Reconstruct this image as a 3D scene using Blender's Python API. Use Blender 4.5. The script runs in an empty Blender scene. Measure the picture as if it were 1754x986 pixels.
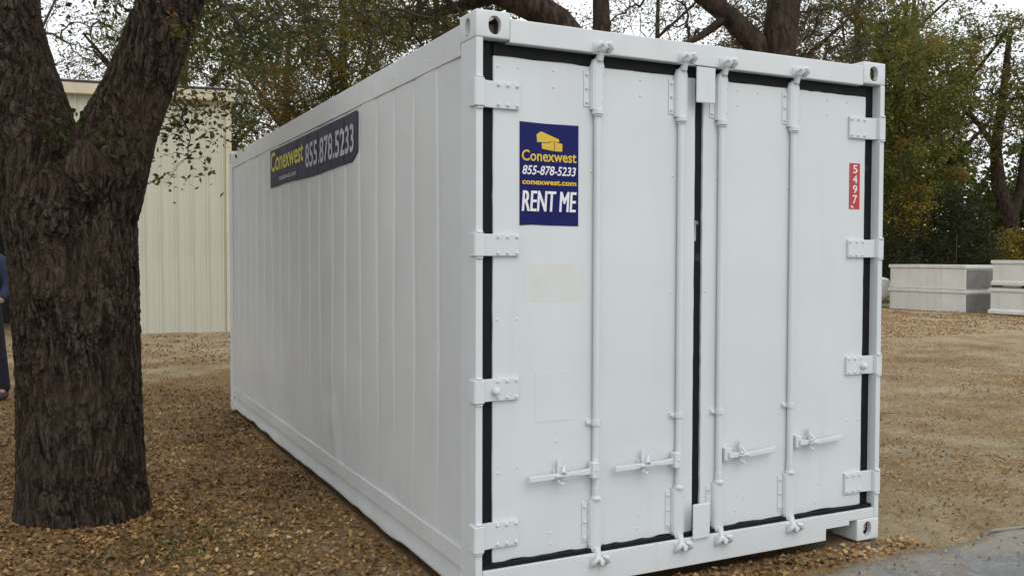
import bpy, bmesh, math, random
import numpy as np
from mathutils import Vector, Matrix, noise as mnoise

C = bpy.context.scene.collection
scn = bpy.context.scene
R = math.radians
rng = np.random.default_rng(7)
random.seed(7)

# ------------------------------------------------------------------ camera
cam_d = bpy.data.cameras.new('camera')
cam = bpy.data.objects.new('camera', cam_d); C.objects.link(cam)
YAW, PITCH, ROLL = 0.46467, -0.03179, 0.00268
_f = Vector((math.sin(YAW)*math.cos(PITCH), math.cos(YAW)*math.cos(PITCH), math.sin(PITCH)))
_r0 = Vector((math.cos(YAW), -math.sin(YAW), 0)); _u0 = _r0.cross(_f)
_r = math.cos(ROLL)*_r0 + math.sin(ROLL)*_u0
_u = -math.sin(ROLL)*_r0 + math.cos(ROLL)*_u0
cam.matrix_world = Matrix(((_r.x, _u.x, -_f.x, -1.62504), (_r.y, _u.y, -_f.y, -3.58807),
                           (_r.z, _u.z, -_f.z, 1.53067), (0, 0, 0, 1)))
cam_d.sensor_width = 36; cam_d.lens = 36*1576.47/1754
cam_d.clip_start = 0.05; cam_d.clip_end = 2000
scn.camera = cam

# ------------------------------------------------------------------ light (overcast)
SUN_EL, SUN_AZ = 52, 172          # azimuth clockwise from +Y
w = bpy.data.worlds.new('World'); scn.world = w; w.use_nodes = True
nt = w.node_tree; nt.nodes.clear()
sky = nt.nodes.new('ShaderNodeTexSky'); sky.sky_type = 'NISHITA'; sky.sun_disc = False
sky.sun_elevation = R(SUN_EL); sky.sun_rotation = R(SUN_AZ)
sky.air_density = 1.0; sky.dust_density = 4.0; sky.ozone_density = 1.0
hs = nt.nodes.new('ShaderNodeHueSaturation'); hs.inputs['Saturation'].default_value = 0.22
bg = nt.nodes.new('ShaderNodeBackground'); bg.inputs['Strength'].default_value = 0.15
wo = nt.nodes.new('ShaderNodeOutputWorld')
mxw = nt.nodes.new('ShaderNodeMix'); mxw.data_type = 'RGBA'; mxw.inputs[0].default_value = .82
mxw.inputs[7].default_value = (7.9, 8.1, 8.3, 1)          # even cloud deck over the clear sky
nt.links.new(sky.outputs[0], hs.inputs['Color']); nt.links.new(hs.outputs[0], mxw.inputs[6]); nt.links.new(mxw.outputs[2], bg.inputs['Color'])
nt.links.new(bg.outputs[0], wo.inputs['Surface'])
sd = bpy.data.lights.new('sun', 'SUN'); sd.energy = 0.5; sd.angle = R(35); sd.color = (1.0, 0.97, 0.93)
so = bpy.data.objects.new('sun', sd); C.objects.link(so)
az, el = R(SUN_AZ), R(SUN_EL)
sdir = Vector((math.sin(az)*math.cos(el), math.cos(az)*math.cos(el), math.sin(el)))
so.rotation_euler = sdir.to_track_quat('Z', 'Y').to_euler()
so.location = (0, -10, 20)
scn.view_settings.view_transform = 'Standard'; scn.view_settings.look = 'None'
scn.view_settings.exposure = 0.12; scn.view_settings.gamma = 1
scn.cycles.max_bounces = 6; scn.cycles.diffuse_bounces = 3; scn.cycles.transparent_max_bounces = 4

# ------------------------------------------------------------------ helpers
class MB:
    """collects shapes into one mesh"""
    def __init__(s): s.v = []; s.f = []; s.m = []
    def add(s, vs, fs, mi=0):
        o = len(s.v); s.v += [tuple(p) for p in vs]
        s.f += [tuple(i+o for i in f) for f in fs]; s.m += [mi]*len(fs); return s
    def box(s, x0, x1, y0, y1, z0, z1, mi=0):
        return s.add([(x0,y0,z0),(x1,y0,z0),(x1,y1,z0),(x0,y1,z0),(x0,y0,z1),(x1,y0,z1),(x1,y1,z1),(x0,y1,z1)],
                     [(0,3,2,1),(4,5,6,7),(0,1,5,4),(1,2,6,5),(2,3,7,6),(3,0,4,7)], mi)
    def prism(s, poly, axis, a0, a1, mi=0):
        """poly: 2-D outline; axis 'x','y','z' is the extrusion axis"""
        def P(p, a):
            return {'x':(a,p[0],p[1]),'y':(p[0],a,p[1]),'z':(p[0],p[1],a)}[axis]
        n = len(poly)
        vs = [P(p,a0) for p in poly]+[P(p,a1) for p in poly]
        fs = [tuple(range(n))[::-1], tuple(range(n,2*n))]+[(i,(i+1)%n,n+(i+1)%n,n+i) for i in range(n)]
        return s.add(vs, fs, mi)
    def cyl(s, p0, p1, r0, r1=None, n=12, mi=0):
        r1 = r0 if r1 is None else r1
        p0, p1 = Vector(p0), Vector(p1); d = (p1-p0).normalized()
        a = d.orthogonal().normalized(); b = d.cross(a)
        vs = [p0+(a*math.cos(2*math.pi*i/n)+b*math.sin(2*math.pi*i/n))*r0 for i in range(n)]
        vs += [p1+(a*math.cos(2*math.pi*i/n)+b*math.sin(2*math.pi*i/n))*r1 for i in range(n)]
        return s.add(vs, [tuple(range(n))[::-1], tuple(range(n,2*n))]+[(i,(i+1)%n,n+(i+1)%n,n+i) for i in range(n)], mi)
    def tube(s, pts, rad, n=6, mi=0):
        pts = [Vector(p) for p in pts]; k = len(pts); vs = []; fs = []
        a = None
        for i, p in enumerate(pts):
            d = (pts[min(i+1,k-1)]-pts[max(i-1,0)]).normalized()
            a = d.orthogonal().normalized() if a is None else (a-d*a.dot(d)).normalized()
            b = d.cross(a); r = rad[i] if hasattr(rad,'__len__') else rad
            vs += [p+(a*math.cos(2*math.pi*j/n)+b*math.sin(2*math.pi*j/n))*r for j in range(n)]
        for i in range(k-1):
            fs += [(i*n+j, i*n+(j+1)%n, (i+1)*n+(j+1)%n, (i+1)*n+j) for j in range(n)]
        fs += [tuple(range(n))[::-1], tuple(range((k-1)*n, k*n))]
        return s.add(vs, fs, mi)
    def ball(s, c, r, sx=1, sy=1, sz=1, n=10, m=6, mi=0):
        vs = [(c[0],c[1],c[2]-r*sz)]
        for i in range(1,m):
            t = math.pi*i/m-math.pi/2
            vs += [(c[0]+r*sx*math.cos(t)*math.cos(2*math.pi*j/n), c[1]+r*sy*math.cos(t)*math.sin(2*math.pi*j/n), c[2]+r*sz*math.sin(t)) for j in range(n)]
        vs.append((c[0],c[1],c[2]+r*sz)); fs = []
        for j in range(n):
            fs.append((0,1+(j+1)%n,1+j)); fs.append((len(vs)-1,1+(m-2)*n+j,1+(m-2)*n+(j+1)%n))
        for i in range(m-2):
            fs += [(1+i*n+j,1+i*n+(j+1)%n,1+(i+1)*n+(j+1)%n,1+(i+1)*n+j) for j in range(n)]
        return s.add(vs, fs, mi)
    def mesh(s, name, smooth=None):
        me = bpy.data.meshes.new(name); me.from_pydata(s.v, [], s.f)
        me.polygons.foreach_set('material_index', s.m)
        if smooth is not None: shade(me, smooth)
        me.update(); return me

def shade(me, ang=35):
    me.polygons.foreach_set('use_smooth', [True]*len(me.polygons))
    me.set_sharp_from_angle(angle=R(ang))

def np_mesh(name, v, f, attrs=None, smooth=False):
    """v (N,3), f (M,k) numpy"""
    me = bpy.data.meshes.new(name); k = f.shape[1]
    me.vertices.add(len(v)); me.vertices.foreach_set('co', np.ascontiguousarray(v, np.float32).ravel())
    me.loops.add(f.size); me.loops.foreach_set('vertex_index', np.ascontiguousarray(f, np.int32).ravel())
    me.polygons.add(len(f))
    me.polygons.foreach_set('loop_start', np.arange(0, f.size, k, dtype=np.int32))
    if smooth: me.polygons.foreach_set('use_smooth', np.ones(len(f), bool))
    for n, a in (attrs or {}).items():
        me.attributes.new(n, 'FLOAT', 'FACE').data.foreach_set('value', np.ascontiguousarray(a, np.float32))
    me.update(calc_edges=True); return me

def thing(name, label, cat, loc=(0,0,0), rz=0, group=None):
    o = bpy.data.objects.new(name, None); C.objects.link(o); o.empty_display_size = .2
    o.location = loc; o.rotation_euler = (0,0,rz); o['label'] = label; o['category'] = cat
    if group: o['group'] = group
    return o
def tag(o, label, cat, group=None):
    o['label'] = label; o['category'] = cat
    if group: o['group'] = group
    return o
def obj(name, me, mats, parent=None, loc=(0,0,0), rot=(0,0,0), bevel=0, seg=2, smooth=None):
    if isinstance(me, MB): me = me.mesh(name, smooth)
    if mats is not None and len(me.materials) == 0:
        for m in (mats if isinstance(mats,(list,tuple)) else [mats]): me.materials.append(m)
    o = bpy.data.objects.new(name, me); C.objects.link(o); o.location = loc; o.rotation_euler = rot
    if parent: o.parent = parent
    if bevel:
        b = o.modifiers.new('bevel','BEVEL'); b.width = bevel; b.segments = seg; b.limit_method = 'ANGLE'; b.angle_limit = R(40)
        b.harden_normals = False
    return o
def struct(name, me, mats, kind='structure', **k):
    o = obj(name, me, mats, **k); o['kind'] = kind; return o
def baked(o):
    """evaluated mesh of o (modifiers applied); o is removed"""
    dg = bpy.context.evaluated_depsgraph_get()
    me = bpy.data.meshes.new_from_object(o.evaluated_get(dg)); bpy.data.objects.remove(o); return me

# ------------------------------------------------------------------ materials
class N:
    def __init__(s, name):
        s.m = bpy.data.materials.new(name); s.m.use_nodes = True; s.t = s.m.node_tree
        s.b = s.t.nodes['Principled BSDF']; s.out = s.t.nodes['Material Output']
        s.co = s.t.nodes.new('ShaderNodeTexCoord').outputs['Object']
    def l(s, a, b): s.t.links.new(a, b)
    def map(s, scale, src=None):
        n = s.t.nodes.new('ShaderNodeMapping'); n.inputs['Scale'].default_value = scale
        s.l(src or s.co, n.inputs[0]); return n.outputs[0]
    def noise(s, scale, detail=4, rough=.55, vec=None, dist=0):
        n = s.t.nodes.new('ShaderNodeTexNoise'); n.inputs['Scale'].default_value = scale
        n.inputs['Detail'].default_value = detail; n.inputs['Roughness'].default_value = rough
        n.inputs['Distortion'].default_value = dist
        s.l(vec or s.co, n.inputs['Vector']); return n.outputs['Fac']
    def voro(s, scale, feat='F1', vec=None, rnd=1):
        n = s.t.nodes.new('ShaderNodeTexVoronoi'); n.feature = feat; n.inputs['Scale'].default_value = scale
        n.inputs['Randomness'].default_value = rnd
        s.l(vec or s.co, n.inputs['Vector']); return n.outputs['Distance']
    def ramp(s, fac, stops, interp='LINEAR'):
        n = s.t.nodes.new('ShaderNodeValToRGB'); n.color_ramp.interpolation = interp
        e = n.color_ramp.elements
        while len(e) < len(stops): e.new(.5)
        for x, (p, c) in zip(e, stops):
            x.position = p; x.color = (c,c,c,1) if isinstance(c,(int,float)) else (*c,1)
        s.l(fac, n.inputs[0]); return n.outputs[0]
    def mix(s, fac, a, b, mode='MIX'):
        n = s.t.nodes.new('ShaderNodeMix'); n.data_type = 'RGBA'; n.blend_type = mode
        for v, i in ((fac,0),(a,6),(b,7)):
            if isinstance(v,(int,float)): n.inputs[i].default_value = v if i == 0 else (v,v,v,1)
            elif isinstance(v,tuple): n.inputs[i].default_value = (*v,1)
            else: s.l(v, n.inputs[i])
        return n.outputs[2]
    def math(s, op, a, b=0.0):
        n = s.t.nodes.new('ShaderNodeMath'); n.operation = op
        for v, i in ((a,0),(b,1)):
            if isinstance(v,(int,float)): n.inputs[i].default_value = v
            else: s.l(v, n.inputs[i])
        return n.outputs[0]
    def bump(s, h, strength=.3, dist=.01, prev=None):
        n = s.t.nodes.new('ShaderNodeBump'); n.inputs['Strength'].default_value = strength
        n.inputs['Distance'].default_value = dist; s.l(h, n.inputs['Height'])
        if prev: s.l(prev, n.inputs['Normal'])
        return n.outputs[0]
    def sep(s, v=None):
        n = s.t.nodes.new('ShaderNodeSeparateXYZ'); s.l(v or s.co, n.inputs[0]); return n.outputs
    def set(s, color=None, rough=None, normal=None, metal=None, spec=None):
        for v, k in ((color,'Base Color'),(rough,'Roughness'),(normal,'Normal'),(metal,'Metallic'),(spec,'Specular IOR Level')):
            if v is None: continue
            if isinstance(v,(int,float)): s.b.inputs[k].default_value = v
            elif isinstance(v,tuple): s.b.inputs[k].default_value = (*v,1)
            else: s.l(v, s.b.inputs[k])
        return s.m
def simple(name, col, rough=.6, var=.15, scale=6, bump=.1, bscale=40, spec=None, metal=None):
    n = N(name); a = tuple(c*(1-var) for c in col); b = tuple(min(1,c*(1+var)) for c in col)
    return n.set(n.ramp(n.noise(scale,5), [(.3,a),(.7,b)]), rough, n.bump(n.noise(bscale,4), bump, .004), metal, spec)
def paint(name, col, dirt, rough=.4, dents=.12):
    n = N(name)
    c = n.ramp(n.noise(1.6,5,.6), [(.3,tuple(x*.93 for x in col)),(.7,col)])
    streak = n.noise(1,6,.65, n.map((9,9,.55)))
    c = n.mix(n.ramp(streak, [(.54,0.0),(.8,.24)]), c, dirt)
    speck = n.noise(38,3,.6)
    c = n.mix(n.ramp(speck, [(.70,0.0),(.80,.22)]), c, dirt)
    rr = n.ramp(n.noise(3,5), [(.3,rough-.06),(.7,rough+.10)])
    b1 = n.bump(n.noise(2.3,3,.5), dents, .05); b2 = n.bump(n.noise(70,3), .06, .004, b1)
    return n.set(c, rr, b2)
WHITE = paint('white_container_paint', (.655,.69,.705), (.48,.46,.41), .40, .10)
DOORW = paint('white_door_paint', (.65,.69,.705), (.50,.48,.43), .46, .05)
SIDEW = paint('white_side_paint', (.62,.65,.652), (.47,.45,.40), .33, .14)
RUST = simple('rusty_brown_metal', (.13,.075,.055), .8, .35, 20)
GASK = (lambda n: n.set(n.mix(n.ramp(n.noise(7,6,.7,n.map((1,1,1))), [(.62,0.0),(.76,.5)]), (.007,.008,.009), (.10,.105,.11)), .7,
        n.bump(n.noise(30,3), .2, .004), None, .2))(N('black_rubber_gasket'))
NAVY = simple('navy_vinyl', (.0035,.0085,.095), .5, .08, 3, .03, 40, .2)
NAVY2 = simple('faded_navy_vinyl', (.012,.012,.045), .5, .15, 3, .05, 40, .25)
YEL = simple('yellow_vinyl', (.66,.45,.03), .4, .06, 3, .02)
YEL2 = simple('yellow_banner_vinyl', (.55,.52,.04), .4, .1, 3, .02)
WTXT = simple('white_vinyl', (.78,.78,.80), .4, .03, 3, .02)
WTXT2 = simple('worn_white_vinyl', (.42,.41,.45), .45, .12, 30, .02)
RED = simple('red_vinyl', (.48,.03,.035), .35, .08, 6, .02)
STAIN = (lambda n: n.set(n.mix(n.ramp(n.noise(9,5), [(.3,.25),(.7,.8)]), (.65,.69,.705), (.60,.60,.54)), .55))(N('old_sticker_residue'))
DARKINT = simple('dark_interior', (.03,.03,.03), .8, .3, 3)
BEIGE = (lambda n: n.set(n.mix(n.ramp(n.noise(1,6,.65,n.map((5,5,.4))), [(.45,0.0),(.8,.35)]),
        n.ramp(n.noise(.8,4), [(.3,(.53,.52,.43)),(.7,(.60,.59,.49))]), (.38,.34,.26)), .5, n.bump(n.noise(3,3), .08, .02)))(N('beige_metal_siding'))
TRIM = simple('beige_trim', (.60,.55,.40), .5, .08, 4)
ROOFM = simple('pale_roof_metal', (.62,.66,.68), .4, .06, 2)
DARKTRIM = simple('dark_drip_edge', (.04,.037,.035), .6, .2, 4)
CONC = (lambda n: n.set(n.mix(n.ramp(n.noise(1,6,.65,n.map((6,6,.7))), [(.5,0.0),(.8,.4)]),
        n.ramp(n.noise(2.2,5), [(.3,(.66,.665,.63)),(.7,(.75,.755,.72))]), (.40,.37,.31)), .75, n.bump(n.noise(20,4), .1, .01)))(N('pale_grey_box'))
CARW = simple('white_car_paint', (.74,.75,.76), .25, .02, 2, .01)
GLASS = simple('dark_car_glass', (.02,.022,.025), .08, .1, 2, 0)
TYRE = simple('black_tyre', (.02,.02,.02), .85, .2, 10)
METAL = simple('grey_galvanized_metal', (.30,.31,.31), .5, .12, 10)

def leafmat(name, stops, trans=.45):
    n = N(name); a = n.t.nodes.new('ShaderNodeAttribute'); a.attribute_name = 'tint'
    c = n.ramp(a.outputs['Fac'], stops)
    n.set(c, .6); n.b.inputs['Specular IOR Level'].default_value = .25
    tr = n.t.nodes.new('ShaderNodeBsdfTranslucent'); n.l(c, tr.inputs[0])
    mx = n.t.nodes.new('ShaderNodeMixShader'); mx.inputs[0].default_value = trans
    n.l(n.b.outputs[0], mx.inputs[1]); n.l(tr.outputs[0], mx.inputs[2]); n.l(mx.outputs[0], n.out.inputs[0])
    return n.m
OAKLEAF = leafmat('oak_leaves', [(0,(.026,.038,.011)),(.35,(.060,.074,.016)),(.62,(.10,.10,.020)),(.82,(.16,.095,.022)),(1,(.25,.11,.02))])
OLIVE = leafmat('olive_autumn_leaves', [(0,(.050,.070,.016)),(.4,(.125,.155,.032)),(.72,(.20,.205,.045)),(.92,(.23,.16,.04)),(1,(.27,.15,.035))])
DARKLEAF = leafmat('dark_evergreen_leaves', [(0,(.020,.030,.012)),(.5,(.040,.052,.018)),(1,(.075,.085,.025))])
YELLEAF = leafmat('yellow_autumn_leaves', [(0,(.14,.14,.03)),(.5,(.30,.24,.035)),(1,(.48,.33,.045))])
SPARSE = leafmat('grey_green_leaves', [(0,(.05,.06,.03)),(.5,(.09,.095,.045)),(.8,(.15,.12,.05)),(1,(.22,.13,.05))])
LITTER = leafmat('fallen_leaves', [(0,(.040,.018,.006)),(.3,(.18,.090,.030)),(.6,(.36,.21,.078)),(.85,(.50,.34,.155)),(1,(.58,.44,.24))], .1)
GRASSM = leafmat('weed_blades', [(0,(.09,.085,.02)),(1,(.17,.16,.05))], .3)

def bark_mat(name, scale, amp, ridge, furrow, zs=.22):
    n = N(name)
    warp = n.t.nodes.new('ShaderNodeVectorMath'); warp.operation = 'MULTIPLY_ADD'
    nz = n.t.nodes.new('ShaderNodeTexNoise'); nz.inputs['Scale'].default_value = 3.2; nz.inputs['Detail'].default_value = 4
    n.l(n.co, nz.inputs['Vector']); n.l(nz.outputs['Color'], warp.inputs[0])
    warp.inputs[1].default_value = (.13,.13,.42); n.l(n.co, warp.inputs[2])
    v = n.map((1,1,zs), warp.outputs[0])
    d = n.voro(scale, 'DISTANCE_TO_EDGE', v); d2 = n.voro(scale*2.3, 'DISTANCE_TO_EDGE', v)
    h1 = n.ramp(d, [(0,0.0),(.12,.55),(.35,1.0)]); h2 = n.ramp(d2, [(0,0.0),(.25,1.0)])
    fine = n.noise(60,5,.65, n.map((1,1,.35)))
    rid = n.ramp(n.noise(scale*.95,4,.6, n.map((1,1,.29), warp.outputs[0])), [(.38,0.0),(.47,.45),(.54,.9),(.64,1.0)])
    big = n.ramp(n.noise(1.9,3,.5), [(.34,.45),(.55,1.0)])
    h = n.math('ADD', n.math('MULTIPLY', h1, .30), n.math('ADD', n.math('MULTIPLY', rid, .48), n.math('ADD', n.math('MULTIPLY', h2, .10), n.math('MULTIPLY', fine, .22))))
    h = n.math('ADD', n.math('MULTIPLY', n.math('SUBTRACT', h, .62), big), .62)
    tone = n.noise(2.4,5,.6)
    c = n.mix(n.ramp(h, [(.38,0.0),(.60,.35),(.88,1.0)]), furrow, ridge)
    c = n.mix(n.ramp(tone, [(.35,0.0),(.7,.5)]), c, tuple(x*f for x,f in zip(ridge,(.80,.66,.55))))
    c = n.mix(n.ramp(n.noise(9,6,.7), [(.58,0.0),(.75,.5)]), c, tuple(min(1,x*1.5+.012) for x in ridge))   # lichen
    n.set(c, .9, n.bump(h, .8, amp)); n.b.inputs['Specular IOR Level'].default_value = .15
    return n, h
_bn, _bh = bark_mat('near_oak_bark', 31, .016, (.076,.059,.044), (.007,.0042,.0026), .33)
_dn = _bn.t.nodes.new('ShaderNodeDisplacement'); _dn.inputs['Scale'].default_value = .032; _dn.inputs['Midlevel'].default_value = .75
_bn.l(_bh, _dn.inputs['Height']); _bn.l(_dn.outputs[0], _bn.out.inputs['Displacement'])
_bn.m.displacement_method = 'BOTH'; NEARBARK = _bn.m
BARK = bark_mat('oak_bark', 11, .03, (.070,.053,.042), (.020,.014,.010))[0].m
LIMB = simple('branch_bark', (.048,.036,.027), .9, .3, 9, .3, 30)

# ------------------------------------------------------------------ ground and road
def gh(x, y):
    """ground height"""
    x = np.asarray(x, float); y = np.asarray(y, float)
    h = (.012*np.sin(1.7*x+.6)*np.sin(1.3*y+1.1)+.008*np.sin(4.1*x+1.3*y)+.006*np.sin(3.2*y-2.3*x)
         +.004*np.sin(9.3*x+2.1)*np.sin(8.1*y)+.003*np.sin(15*x-7*y))
    inside = np.clip(np.minimum(np.minimum(x+.35, 2.8-x), np.minimum(y+.30, 6.4-y))/.35, 0, 1)
    under = np.clip(np.minimum(np.minimum(x+.0, 2.24-x), np.minimum(y-.02, 6.0-y))/.16, 0, 1)
    h = h*(1-.8*inside)-.012*inside-.055*under
    root = np.hypot(x+1.47, y-2.45); h = h+.012*np.exp(-(root/.62)**2)
    road = np.clip((-y-.05)/.25, 0, 1); return h*(1-road)-.012*road
def axis_pts(lo, hi, fine_lo, fine_hi, step):
    a = list(np.arange(fine_lo, fine_hi, step)); s = step; x = fine_hi; out = []
    while x < hi: out.append(x); s *= 1.25; x += s
    out.append(hi); s = step; x = fine_lo; low = []
    while x > lo: s *= 1.25; x -= s; low.append(max(x, lo))
    return np.array(low[::-1]+a+out)
gx = axis_pts(-420, 420, -5, 10, .07); gy = axis_pts(-420, 420, -1.2, 12, .07)
X, Y = np.meshgrid(gx, gy); Z = gh(X, Y)
far = np.clip((np.hypot(X-1, Y-4)-14)/10, 0, 1); Z = Z*(1-far)
nx, ny = len(gx), len(gy); ii = np.arange(nx*ny).reshape(ny, nx)
gf = np.stack([ii[:-1,:-1],ii[:-1,1:],ii[1:,1:],ii[1:,:-1]],-1).reshape(-1,4)
n = N('dirt_with_leaf_litter')
base = n.ramp(n.noise(1.9,8,.68), [(.3,(.33,.25,.150)),(.5,(.48,.385,.25)),(.70,(.59,.49,.335))])
lit = n.noise(26,5,.7,None,.8); leafc = n.ramp(n.noise(31,4,.7), [(.3,(.14,.080,.033)),(.5,(.29,.18,.080)),(.68,(.48,.33,.165))])
patch = n.noise(.9,4,.6)
sx = n.sep(); # leaf cover is denser under the oaks to the left
dens = n.math('ADD', n.math('MULTIPLY', patch, .8), n.ramp(n.math('MULTIPLY', n.math('ADD', sx[0], 6.0), .07), [(0,.20),(.42,.14),(.6,-.0),(1,-.02)]))
dens = n.math('SUBTRACT', dens, n.ramp(n.math('MULTIPLY', sx[1], .06), [(.42,0.0),(.75,.16)]))
msk = n.ramp(n.math('ADD', n.math('MULTIPLY', lit, .5), n.math('MULTIPLY', dens, .8)), [(.52,0.0),(.68,.92)])
col = n.mix(msk, base, leafc)
col = n.mix(n.ramp(n.noise(62,3,.65), [(.58,0.0),(.70,.7)]), col, (.60,.50,.33))
col = n.mix(n.ramp(n.noise(47,3,.65,n.map((1,1,1.0))), [(.57,0.0),(.68,.65)]), col, (.20,.13,.066))
GROUND = n.set(col, .95, n.bump(n.math('ADD', lit, n.math('MULTIPLY', n.noise(70,5,.75), .9)), 1.0, .035)); n.b.inputs['Specular IOR Level'].default_value = .1
struct('ground', np_mesh('ground', np.stack([X,Y,Z],-1).reshape(-1,3), gf, smooth=True), GROUND)

# asphalt road, edge worn and slightly lifted near the right
n = N('worn_asphalt')
ac = n.ramp(n.noise(85,5,.75), [(.25,(.05,.052,.052)),(.55,(.14,.144,.142)),(.8,(.32,.32,.31))])
ac = n.mix(n.ramp(n.noise(1.1,5,.6), [(.35,0.0),(.7,.45)]), ac, (.23,.235,.23))
ac = n.mix(n.ramp(n.noise(6,5,.7), [(.50,0.0),(.68,.55)]), ac, (.085,.087,.085))
ac = n.mix(n.ramp(n.noise(24,5,.75), [(.52,0.0),(.66,.6)]), ac, (.36,.35,.32))
yy = n.sep()[1]
edge = n.math('ADD', n.math('MULTIPLY', yy, 1.5), n.math('MULTIPLY', n.noise(3,5,.65), 1.2))
ac = n.mix(n.ramp(n.math('ADD', edge, .55), [(.25,0.0),(.75,.75)]), ac, (.27,.235,.18))
ASPH = n.set(ac, .85, n.bump(n.noise(150,4,.7), .5, .008))
xs = np.concatenate([np.linspace(-300,-6,30,endpoint=False), np.arange(-6,12,.04), np.linspace(12,300,30)])
ey = -.265+.035*np.sin(2.3*xs)+.02*np.sin(6.1*xs+1)+.012*np.sin(17*xs)+.008*np.sin(41*xs+2)
ey = np.where(np.abs(xs) > 30, -.27, ey)
lift = .016*np.exp(-((xs-3.12)/.16)**2)
m = MB(); cols = [(0,.0),(.10,1),(.35,1),(1.2,1),(6.5,1)]
ev = []
for d,_ in cols:
    zz = np.full_like(xs, .006+(.004 if d > .05 else 0))+lift*(math.exp(-(d/.2)**2))
    ev.append(np.stack([xs, ey-d, zz], -1))
ev.append(np.stack([xs, ey+.001, ev[0][:,2]-.014], -1))
ev = [ev[-1]]+ev[:-1]
ev.append(np.stack([xs, ev[1][:,1]-.15, np.full_like(xs, -.02)], -1)) # underside front strip
nr, nxs = len(cols)+1, len(xs); V = np.concatenate(ev[:nr]); jj = np.arange(nr*nxs).reshape(nr, nxs)
rf = np.stack([jj[:-1,1:],jj[:-1,:-1],jj[1:,:-1],jj[1:,1:]],-1).reshape(-1,4)
struct('road', np_mesh('road', V, rf, smooth=False), ASPH)
ch = MB(); random.seed(4)
pl = [(3.00,-.262),(3.08,-.238),(3.20,-.240),(3.34,-.262),(3.24,-.274),(3.12,-.272)]
ch.add([(x,y,.020+.006*math.sin(9*x)) for x,y in pl]+[(x,y,.031+.006*math.sin(9*x)) for x,y in pl],
       [(5,4,3,2,1,0),(6,7,8,9,10,11)]+[(i,(i+1)%6,6+(i+1)%6,6+i) for i in range(6)])
tag(obj('asphalt_chunk', ch, ASPH, bevel=.004), 'broken chunk of asphalt lifted along the edge of the road', 'asphalt chunk')

# fallen leaves
def leaf_quads(P, L, W, nrm_up, tilt, fold=.25):
    """rhombic leaves folded on the midrib; returns v (4N,3), f (2N,3)"""
    n_ = len(P); a = rng.uniform(0, 2*math.pi, n_)
    d = np.stack([np.cos(a), np.sin(a), rng.normal(0, tilt, n_)], -1); d /= np.linalg.norm(d, axis=1)[:,None]
    up = np.stack([rng.normal(0, tilt, n_), rng.normal(0, tilt, n_), np.full(n_, nrm_up)], -1)
    s = np.cross(up, d); s /= np.linalg.norm(s, axis=1)[:,None]; nn = np.cross(d, s)
    L = L[:,None]; W = W[:,None]
    v = np.stack([P-d*L*.5, P+s*W*.5+nn*W*fold, P+d*L*.5, P-s*W*.5+nn*W*fold], 1).reshape(-1,3)
    b = np.arange(n_)[:,None]*4
    f = np.stack([b+[0,2,1], b+[0,3,2]], 1).reshape(-1,3)
    return v, f
def litter(x0,x1,y0,y1,num,keep,lmin,lmax):
    x = rng.uniform(x0,x1,num); y = rng.uniform(y0,y1,num); k = rng.uniform(0,1,num) < keep(x,y); x, y = x[k], y[k]
    box = (x > -.02) & (x < 2.45) & (y > .01) & (y < 6.07); tr = np.hypot(x+1.47, y-2.45) < .40; rd = y < -.22
    k = ~(box|tr|rd); x, y = x[k], y[k]
    return np.stack([x, y, gh(x,y)+rng.uniform(.002,.014,len(x))], -1), rng.uniform(lmin,lmax,len(x))
def clumpy(x, y, s, o): return .5+.5*np.sin(s*x+o)*np.sin(s*.9*y+o*1.7)*np.sin(s*.37*(x+y)+o)
A, la = litter(-6,1.6,-.5,14,230000, lambda x,y: np.clip(1.05-.15*np.maximum(y-2.6,0)-.25*np.maximum(x,0), .05,1)*(.35+.65*clumpy(x,y,1.9,1)), .015,.040)
B, lb = litter(2.4,13,-.3,16,170000, lambda x,y: (.22+.78*clumpy(x,y,1.3,2.2)**2), .009,.029)
B2, lb2 = litter(-.2,2.6,-.24,.0,900, lambda x,y: .9+0*x, .02,.045)
B3, lb3 = litter(-3,3,10,15.5,6000, lambda x,y: .5*clumpy(x,y,1,1), .03,.06)
B5 = np.stack([rng.uniform(-.5,4.2,420), -.24-np.abs(rng.normal(0,.22,420)), np.full(420,.016)],-1); lb5 = rng.uniform(.012,.032,420)
B4, lb4 = litter(6,23,9,19,60000, lambda x,y: .35+.65*clumpy(x,y,.9,2), .025,.055)
P = np.concatenate([A,B,B2,B3,B4,B5]); Ls = np.concatenate([la,lb,lb2,lb3,lb4,lb5])
v, f = leaf_quads(P, Ls, Ls*rng.uniform(.45,.85,len(P)), 1.0, .48, .28)
pt = .16*np.sin(3.1*P[:,0]+1.3*np.sin(2.2*P[:,1]))*np.sin(2.7*P[:,1]+1)+.12*np.sin(9.0*P[:,0]+2*np.sin(5*P[:,1]))*np.sin(8.1*P[:,1])
t = np.clip(rng.normal(.40,.20,len(P)) + pt + .18*(P[:,0] > 2), 0, 1)
struct('leaf_litter', np_mesh('leaf_litter', v, f, {'tint': np.repeat(t,2)}), LITTER, kind='stuff')
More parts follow.
